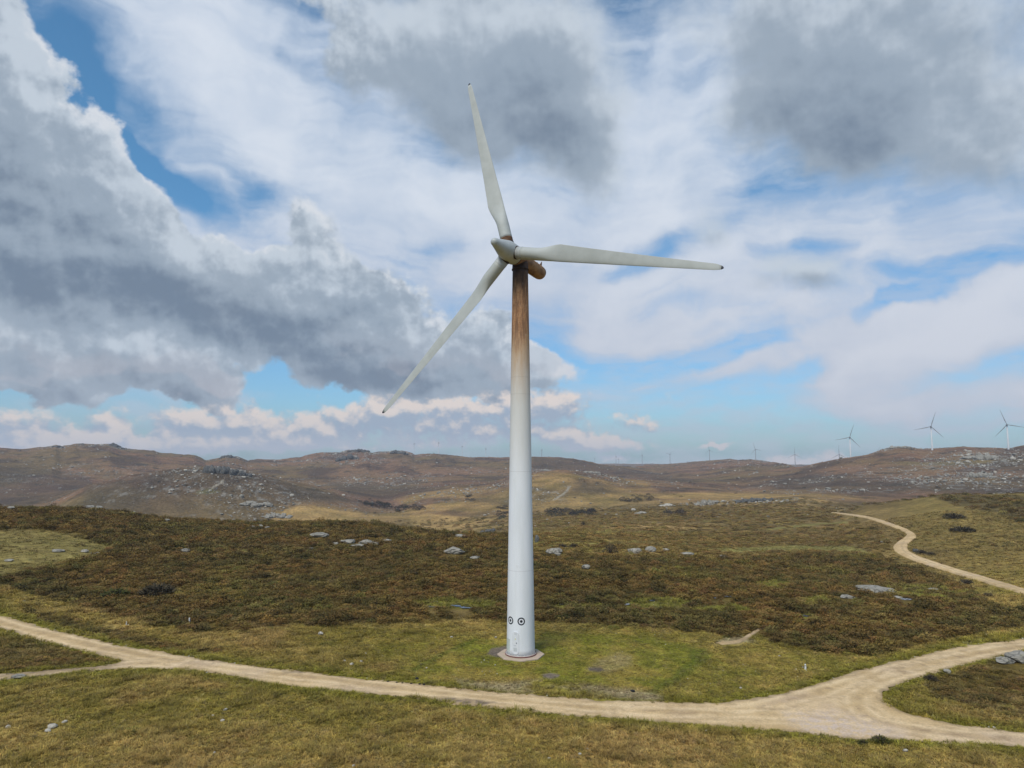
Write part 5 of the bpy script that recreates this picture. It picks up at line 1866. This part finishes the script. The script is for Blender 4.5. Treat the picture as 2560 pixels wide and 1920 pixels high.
CUM = [(-420, 560, 420, 300, 0, 1.2), (40, 300, 250, 250, -36, 1.3), (190, 470, 330, 200, -36, 1.5), (120, 590, 360, 170, -8, 1.5), (420, 590, 250, 130, -36, 1.2), (600, 690, 340, 160, -12, 1.5), (820, 700, 270, 160, -12, 1.15), (880, 810, 260, 95, 0, 1.4),
       (690, 500, 130, 130, -36, 1.0), (170, 790, 420, 120, 0, 1.5), (400, 835, 170, 75, 0, 1.2), (60, 860, 200, 55, 0, .9), (10, 120, 160, 190, 0, 1.1), (-150, 500, 300, 400, 0, 1.2),
       (1000, 130, 420, 250, -12, 1.3), (1180, 230, 250, 220, -24, 1.3), (880, 190, 320, 150, -12, 1.0), (1230, 340, 150, 110, -24, .9), (1130, 40, 320, 180, 0, .9),
       (1700, 110, 380, 230, -12, 1.3), (1840, 260, 380, 200, -24, 1.6), (2080, 160, 420, 300, 0, 1.3), (1640, 240, 170, 80, 12, .6), (2300, 330, 320, 260, 0, 1.0), (1900, -100, 600, 260, 0, 1.0), (1000, -120, 500, 200, 0, .9),
       (1170, 815, 150, 95, 0, 1.2), (1060, 760, 140, 130, 0, .9), (1770, 612, 250, 95, 0, 1.25), (1840, 600, 120, 60, 12, .35), (1572, 490, 80, 95, -24, 1.0), (1160, 470, 120, 120, 0, .4), (940, 400, 130, 110, 0, .45), (610, 590, 80, 70, 0, .6), (1690, 735, 60, 55, 0, .5)]
DARK = [(150, 610, 330, 75, -6, .9), (420, 660, 300, 60, -14, .6), (640, 755, 360, 75, -12, .95), (880, 825, 230, 45, 0, .8), (900, 650, 160, 90, -20, .4), (300, 800, 260, 45, 0, .6), (390, 850, 130, 40, 0, .7), (100, 850, 160, 30, 0, .4), (1190, 270, 170, 140, -24, .75), (950, 270, 260, 80, -12, .4), (1150, 140, 200, 90, 0, .35), (950, 40, 300, 110, 0, -.5), (1300, 30, 200, 100, 0, -.3), (30, 150, 160, 200, 0, -.5), (200, 400, 200, 120, -36, -.35), (620, 560, 160, 80, -24, -.4), (300, 740, 260, 40, 0, -.5),
        (1800, 300, 330, 110, -24, .7), (1680, 150, 200, 130, 0, .35), (2050, 120, 320, 130, 0, .3), (2000, 280, 170, 100, 36, -.5), (1180, 850, 110, 35, 0, .5), (1780, 630, 190, 70, 0, .8), (1572, 500, 45, 40, 0, .5), (50, 330, 200, 160, -36, .3)]
VEIL = [(420, 130, 380, 260, -38, .9), (620, 330, 420, 300, -30, 1.0), (1380, 330, 420, 330, 20, 1.3), (1450, 470, 300, 150, 15, .7), (1250, 620, 420, 170, 0, .8), (1550, 560, 420, 120, 8, .9), (2000, 520, 420, 130, 4, 1.0), (1560, 690, 480, 70, 3, 1.0),
        (1900, 760, 560, 90, 7, 1.2), (2050, 690, 420, 120, 4, 1.0), (1500, 800, 330, 38, 8, .8), (1900, 860, 360, 60, 2, 1.2), (2200, 870, 260, 90, 0, .9), (480, 560, 190, 130, -20, 1.0), (950, 560, 300, 200, -10, .8),
        (1330, 730, 240, 40, 6, .7), (1000, 400, 300, 200, 0, .8), (760, 60, 350, 200, 0, .6), (2200, 620, 240, 100, 0, .6), (1420, 885, 120, 16, 0, .5), (2000, 925, 420, 24, 0, .35)]
HOLE = [(140, 150, 120, 170, -48, 1.3), (230, 290, 170, 75, -48, 1.5), (330, 370, 190, 60, -36, 1.5), (430, 430, 130, 60, -36, 1.3), (330, 230, 130, 150, -36, .8), (640, 815, 250, 60, -12, 1.5), (820, 850, 210, 36, 0, 1.1), (1470, 530, 230, 50, 12, 1.4), (1350, 800, 260, 34, 0, 1.5),
        (1560, 770, 200, 28, 12, 1.3), (1370, 560, 150, 60, 12, .8), (1950, 665, 150, 26, 12, 1.5), (2130, 590, 220, 34, 0, 1.2), (1740, 795, 120, 28, 12, 1.5), (1600, 850, 260, 40, 0, 1.1), (560, 880, 350, 34, 0, 1.1), (1500, 925, 460, 60, 0, 1.2), (1060, 835, 80, 26, 0, .7),
        (1720, 380, 200, 40, 12, .6), (1480, 660, 160, 30, 0, .6), (1760, 560, 200, 26, 0, .6), (930, 530, 90, 60, 0, .4), (1650, 560, 140, 24, 0, .5), (1330, 740, 90, 30, 0, .4), (2000, 950, 300, 30, 0, .8), (540, 430, 100, 110, -36, .8), (1480, 880, 260, 24, 0, .7)]
LOW = [(238, 922, 80, 55, 0, .95), (385, 918, 90, 60, 0, 1.0), (505, 915, 110, 62, 0, 1.0), (620, 928, 110, 52, 0, 1.0), (700, 940, 100, 40, 0, .8), (450, 955, 330, 28, 0, .8), (90, 945, 190, 36, 0, .9), (40, 905, 130, 40, 0, .7), (200, 955, 160, 30, 0, .7), (740, 900, 110, 40, 0, .8), (825, 888, 90, 48, 0, .9), (930, 890, 120, 46, 0, .9), (1050, 886, 120, 50, 0, .9), (1190, 878, 130, 62, 0, 1.15),
       (1000, 935, 330, 34, 0, .9), (1370, 912, 85, 24, 0, .8), (1250, 952, 110, 32, 0, 1.0), (1330, 962, 120, 24, 0, .8), (1545, 961, 50, 9, 0, 1.0), (1700, 996, 80, 24, 0, .9), (1800, 992, 80, 22, 0, .8), (300, 972, 420, 22, 0, .7), (1340, 995, 120, 18, 0, .7), (60, 972, 260, 26, 0, .7), (800, 965, 300, 20, 0, .6)]


def warp(nt, vec, terms):
    """terms: (scale, detail, amplitude x, amplitude y)"""
    out = vec
    for sc, de, ax, ay in terms:
        c = ncol(nt, vec, sc, de)
        out = vmath(nt, 'MULTIPLY_ADD', c, (ax, ay, 0), out)
        out = vmath(nt, 'SUBTRACT', out, (ax * .5, ay * .5, 0))
    return out


def g_cum(nt, v, lo=False):
    w = warp(nt, v, [(.9, 2, .9, .55)] + ([] if lo else [(3.2, 4, .22, .18)]))
    d = blobs(nt, w, CUM)
    f = noise2(nt, vmath(nt, 'MULTIPLY', v, (1, 1.5, 1)), 1.5, 4 if lo else 9, .56)
    d = mth(nt, 'MULTIPLY_ADD', mth(nt, 'SUBTRACT', f, .5), 1.15, d)
    f2 = noise2(nt, v, 4.5, 2 if lo else 6, .6)
    return mth(nt, 'MULTIPLY_ADD', mth(nt, 'SUBTRACT', f2, .5), .38, d)


def g_low(nt, v, lo=False):
    w = warp(nt, v, [(3.5, 2, .22, .09)] + ([] if lo else [(10, 4, .08, .075)]))
    d = blobs(nt, w, LOW)
    f = noise2(nt, vmath(nt, 'MULTIPLY', v, (1, 1.35, 1)), 7.5, 3 if lo else 8, .58)
    return mth(nt, 'MULTIPLY_ADD', mth(nt, 'SUBTRACT', f, .44), 1.15, d)


def g_veil(nt, v):
    w = warp(nt, v, [(.8, 2, .9, .45), (2.4, 4, .35, .14)])
    d = mth(nt, 'SUBTRACT', blobs(nt, w, VEIL), blobs(nt, w, HOLE))
    # streaky ice cloud, drawn out along a slant
    mp = nd(nt, 'ShaderNodeMapping')
    mp.inputs['Rotation'].default_value = (0, 0, math.radians(-12))
    mp.inputs['Scale'].default_value = (.55, 1.9, 1)
    nt.links.new(w, mp.inputs['Vector'])
    f = noise2(nt, mp.outputs[0], 1.5, 6, .5)
    f2 = noise2(nt, w, 1.7, 7, .55)
    mp2 = nd(nt, 'ShaderNodeMapping')
    mp2.inputs['Rotation'].default_value = (0, 0, math.radians(-16))
    mp2.inputs['Scale'].default_value = (.5, 2.2, 1)
    nt.links.new(w, mp2.inputs['Vector'])
    d = mth(nt, 'MULTIPLY_ADD', mth(nt, 'SUBTRACT', noise2(nt, mp2.outputs[0], 3.6, 7, .6), .5), .55, d)
    d = mth(nt, 'MULTIPLY_ADD', mth(nt, 'SUBTRACT', f, .45), 1.7, d)
    return mth(nt, 'MULTIPLY_ADD', mth(nt, 'SUBTRACT', f2, .42), 1.0, d)


G_CUM, G_LOW, G_VEIL = group('cumulus_depth', g_cum), group('low_cloud_depth', g_low), group('veil_depth', g_veil)
G_DARK = group('cloud_base_depth', lambda n, v: blobs(n, warp(n, v, [(1.1, 3, .7, .3), (4, 4, .16, .1)]), DARK))
G_CUMS, G_LOWS = group('cumulus_depth_soft', lambda n, v: g_cum(n, v, True)), group('low_cloud_depth_soft', lambda n, v: g_low(n, v, True))


def use(g, vec, off=None):
    # each layer waits for the one before it, which keeps the shader's working memory small
    if off:
        vec = vmath(W, 'ADD', vec, off)
    if LAST:
        k = mth(W, 'MULTIPLY', LAST[-1], 1e-7)
        vec = vmath(W, 'ADD', vec, k)
    n = W.nodes.new('ShaderNodeGroup')
    n.node_tree = g
    W.links.new(vec, n.inputs[0])
    LAST.append(n.outputs[0])
    return n.outputs[0]


LAST = []


tc = nd(W, 'ShaderNodeTexCoord')
sx = nd(W, 'ShaderNodeSeparateXYZ')
W.links.new(tc.outputs['Generated'], sx.inputs[0])
az = mth(W, 'ARCTAN2', sx.outputs[0], sx.outputs[1])
el = mth(W, 'ARCSINE', sx.outputs[2])
cv = nd(W, 'ShaderNodeCombineXYZ')
W.links.new(mth(W, 'MULTIPLY', az, 18 / PI), cv.inputs[0])
W.links.new(mth(W, 'MULTIPLY', el, 18 / PI), cv.inputs[1])
V = cv.outputs[0]
E1 = mth(W, 'MULTIPLY', el, 180 / PI)       # elevation in degrees

sky = nd(W, 'ShaderNodeTexSky', sky_type='NISHITA', sun_disc=False)
sky.sun_elevation = math.radians(SUN_EL)
sky.sun_rotation = math.radians(SUN_AZ)
sky.air_density = 1.0
sky.dust_density = .6
sky.ozone_density = 1.6
K = 1 / STR


def kc(*c):
    return tuple(K * q for q in c)


tint = mixc(W, maprange(W, E1, 0, 26), SKYLOW, SKYMUL)
blue = mixc(W, 1.0, sky.outputs[0], tint, 'MULTIPLY')
# thin ice veil
vd = use(G_VEIL, V)
vc = maprange(W, vd, -.36, 1.1, 0.0, .97)
vc = mth(W, 'MAXIMUM', vc, mth(W, 'MULTIPLY', maprange(W, az, -.1, .25), maprange(W, noise2(W, vmath(W, 'MULTIPLY', V, (1, 3.2, 1)), 2.6, 7, .6), .3, .7, .06, .5)))
vtone = maprange(W, mth(W, 'MULTIPLY_ADD', mth(W, 'SUBTRACT', noise2(W, V, 1.3, 6, .6), .5), 1.5, vd), .2, 1.9)
vcol = mixc(W, vtone, kc(.47, .57, .72), kc(.70, .76, .85))
warm = maprange(W, E1, 3, 24, 1, 0)
vcol = mixc(W, mth(W, 'MULTIPLY', warm, .55), vcol, kc(.60, .60, .66))
c = mixc(W, vc, blue, vcol)
# heavy grey cumulus: crisp rims on the left mass, soft shreds overhead
cd = use(G_CUM, V)
cdu = use(G_CUMS, V, (.06, .12, 0))
soft = mth(W, 'MAXIMUM', mth(W, 'MULTIPLY', maprange(W, E1, 14, 22), maprange(W, az, -.30, -.12)), maprange(W, az, .08, .2))
top = mth(W, 'MULTIPLY_ADD', soft, .75, .60)
low_ = mth(W, 'MULTIPLY_ADD', soft, -.10, .38)
cc = mth(W, 'DIVIDE', mth(W, 'SUBTRACT', cd, low_), mth(W, 'SUBTRACT', top, low_), clamp=True)
cc = mth(W, 'MULTIPLY', mth(W, 'MULTIPLY', cc, cc), mth(W, 'SUBTRACT', 3, mth(W, 'MULTIPLY', cc, 2)))
dk = use(G_DARK, V)
relief = mth(W, 'SUBTRACT', cd, cdu)
th = mth(W, 'MULTIPLY_ADD', dk, .75, mth(W, 'MULTIPLY', mth(W, 'ADD', cd, mth(W, 'MULTIPLY', cdu, .6)), .36))
th = mth(W, 'MULTIPLY_ADD', relief, -.55, th)
pf = mth(W, 'SUBTRACT', noise2(W, V, 3.4, 6, .55), noise2(W, vmath(W, 'ADD', V, (.03, .07, 0)), 3.4, 4, .55))
calm = mth(W, 'MULTIPLY_ADD', soft, -.6, 1)
th = mth(W, 'MULTIPLY_ADD', mth(W, 'MULTIPLY', pf, calm), -1.8, th)
th = mth(W, 'MULTIPLY_ADD', mth(W, 'MULTIPLY', mth(W, 'SUBTRACT', noise2(W, V, 2.2, 5, .55), .5), calm), .8, th)
th = mth(W, 'ADD', th, mth(W, 'MULTIPLY_ADD', soft, -.36, .06))
body = mixc(W, maprange(W, th, -.05, .75), kc(.56, .63, .71), kc(.33, .40, .485))
body = mixc(W, maprange(W, th, .7, 1.9), body, kc(.17, .225, .305))
body = mixc(W, mth(W, 'MULTIPLY', maprange(W, mth(W, 'MULTIPLY_ADD', pf, -1.6, cd), .8, .35), mth(W, 'MULTIPLY', maprange(W, relief, .05, .3, 0, .75), mth(W, 'SUBTRACT', 1, soft))), body, kc(.75, .775, .82))
body = mixc(W, mth(W, 'MULTIPLY', maprange(W, E1, 1, 11, 1, 0), maprange(W, relief, -.05, .3, .1, .6)), body, kc(.58, .54, .57))
c = mixc(W, mth(W, 'MULTIPLY', cc, .97), c, body)
# bright little cumulus over the horizon
ld = use(G_LOW, V)
ldu = use(G_LOWS, V, (.015, .075, 0))
lc = maprange(W, ld, .18, .78, 0, .95)
lr = mth(W, 'SUBTRACT', ld, ldu)
lcol = mixc(W, maprange(W, lr, -.15, .55), kc(.36, .43, .54), kc(.82, .72, .66))
lcol = mixc(W, maprange(W, E1, .2, 2.0, .6, 0), lcol, kc(.52, .54, .62))
c = mixc(W, mth(W, 'MULTIPLY', lc, maprange(W, E1, 5.9, 4.7, 0, 1)), c, lcol)
bg = nd(W, 'ShaderNodeBackground', in_Strength=STR)
W.links.new(c, bg.inputs['Color'])
wo = nd(W, 'ShaderNodeOutputWorld')
W.links.new(bg.outputs[0], wo.inputs['Surface'])

world.cycles.sampling_method = 'MANUAL'
world.cycles.sample_map_resolution = 512

# ------------------------------------------------------------------ sun
sd = bpy.data.lights.new('sun', 'SUN')
sd.energy = SUN_STR
sd.angle = math.radians(22)
sd.color = (1.0, .94, .85)
so = bpy.data.objects.new('sun', sd)
COL.objects.link(so)
a, e = math.radians(SUN_AZ), math.radians(SUN_EL)
to_sun = Vector((math.sin(a) * math.cos(e), math.cos(a) * math.cos(e), math.sin(e)))
so.rotation_euler = to_sun.to_track_quat('Z', 'Y').to_euler()
so.location = (0, -40, 120)

# ------------------------------------------------------------------ air
if HAZE > 0:
    zlo = -75.0
    co = [(sx_ * 4600, sy_ * 4600, z) for z in (zlo, 190.0) for sx_, sy_ in ((-1, -1), (1, -1), (1, 1), (-1, 1))]
    me = mesh_np('haze', co, [(0, 3, 2, 1), (4, 5, 6, 7), (0, 1, 5, 4), (1, 2, 6, 5), (2, 3, 7, 6), (3, 0, 4, 7)], None, smooth=False)
    m = bpy.data.materials.new('air')
    m.use_nodes = True
    nt = m.node_tree
    for q in list(nt.nodes):
        nt.nodes.remove(q)
    pv = nd(nt, 'ShaderNodeVolumePrincipled')
    pv.inputs['Color'].default_value = (.80, .86, .98, 1)
    pv.inputs['Density'].default_value = HAZE
    pv.inputs['Anisotropy'].default_value = 0.0
    ou = nd(nt, 'ShaderNodeOutputMaterial')
    nt.links.new(pv.outputs[0], ou.inputs['Volume'])
    me.materials.append(m)
    link('haze', me, kind='stuff')

# ------------------------------------------------------------------ camera and picture
cd_ = bpy.data.cameras.new('camera')
cam = bpy.data.objects.new('camera', cd_)
COL.objects.link(cam)
cam.location = CAM
cam.rotation_euler = (math.radians(90) + PITCH, 0, 0)
cd_.sensor_width = 36
cd_.lens = 36 * F / 2212
cd_.clip_start = .5
cd_.clip_end = 20000
S.camera = cam
S.render.engine = 'CYCLES'
S.view_settings.view_transform = 'Standard'
S.view_settings.look = 'None'
S.view_settings.exposure = EXPOSURE
S.view_settings.gamma = 1
S.cycles.max_bounces = 5
S.cycles.diffuse_bounces = 3
S.cycles.glossy_bounces = 2
S.cycles.transmission_bounces = 2
S.cycles.volume_bounces = 0
S.cycles.use_denoising = True
S.cycles.denoiser = 'OPENIMAGEDENOISE'
S.cycles.use_adaptive_sampling = True
S.cycles.adaptive_threshold = .01
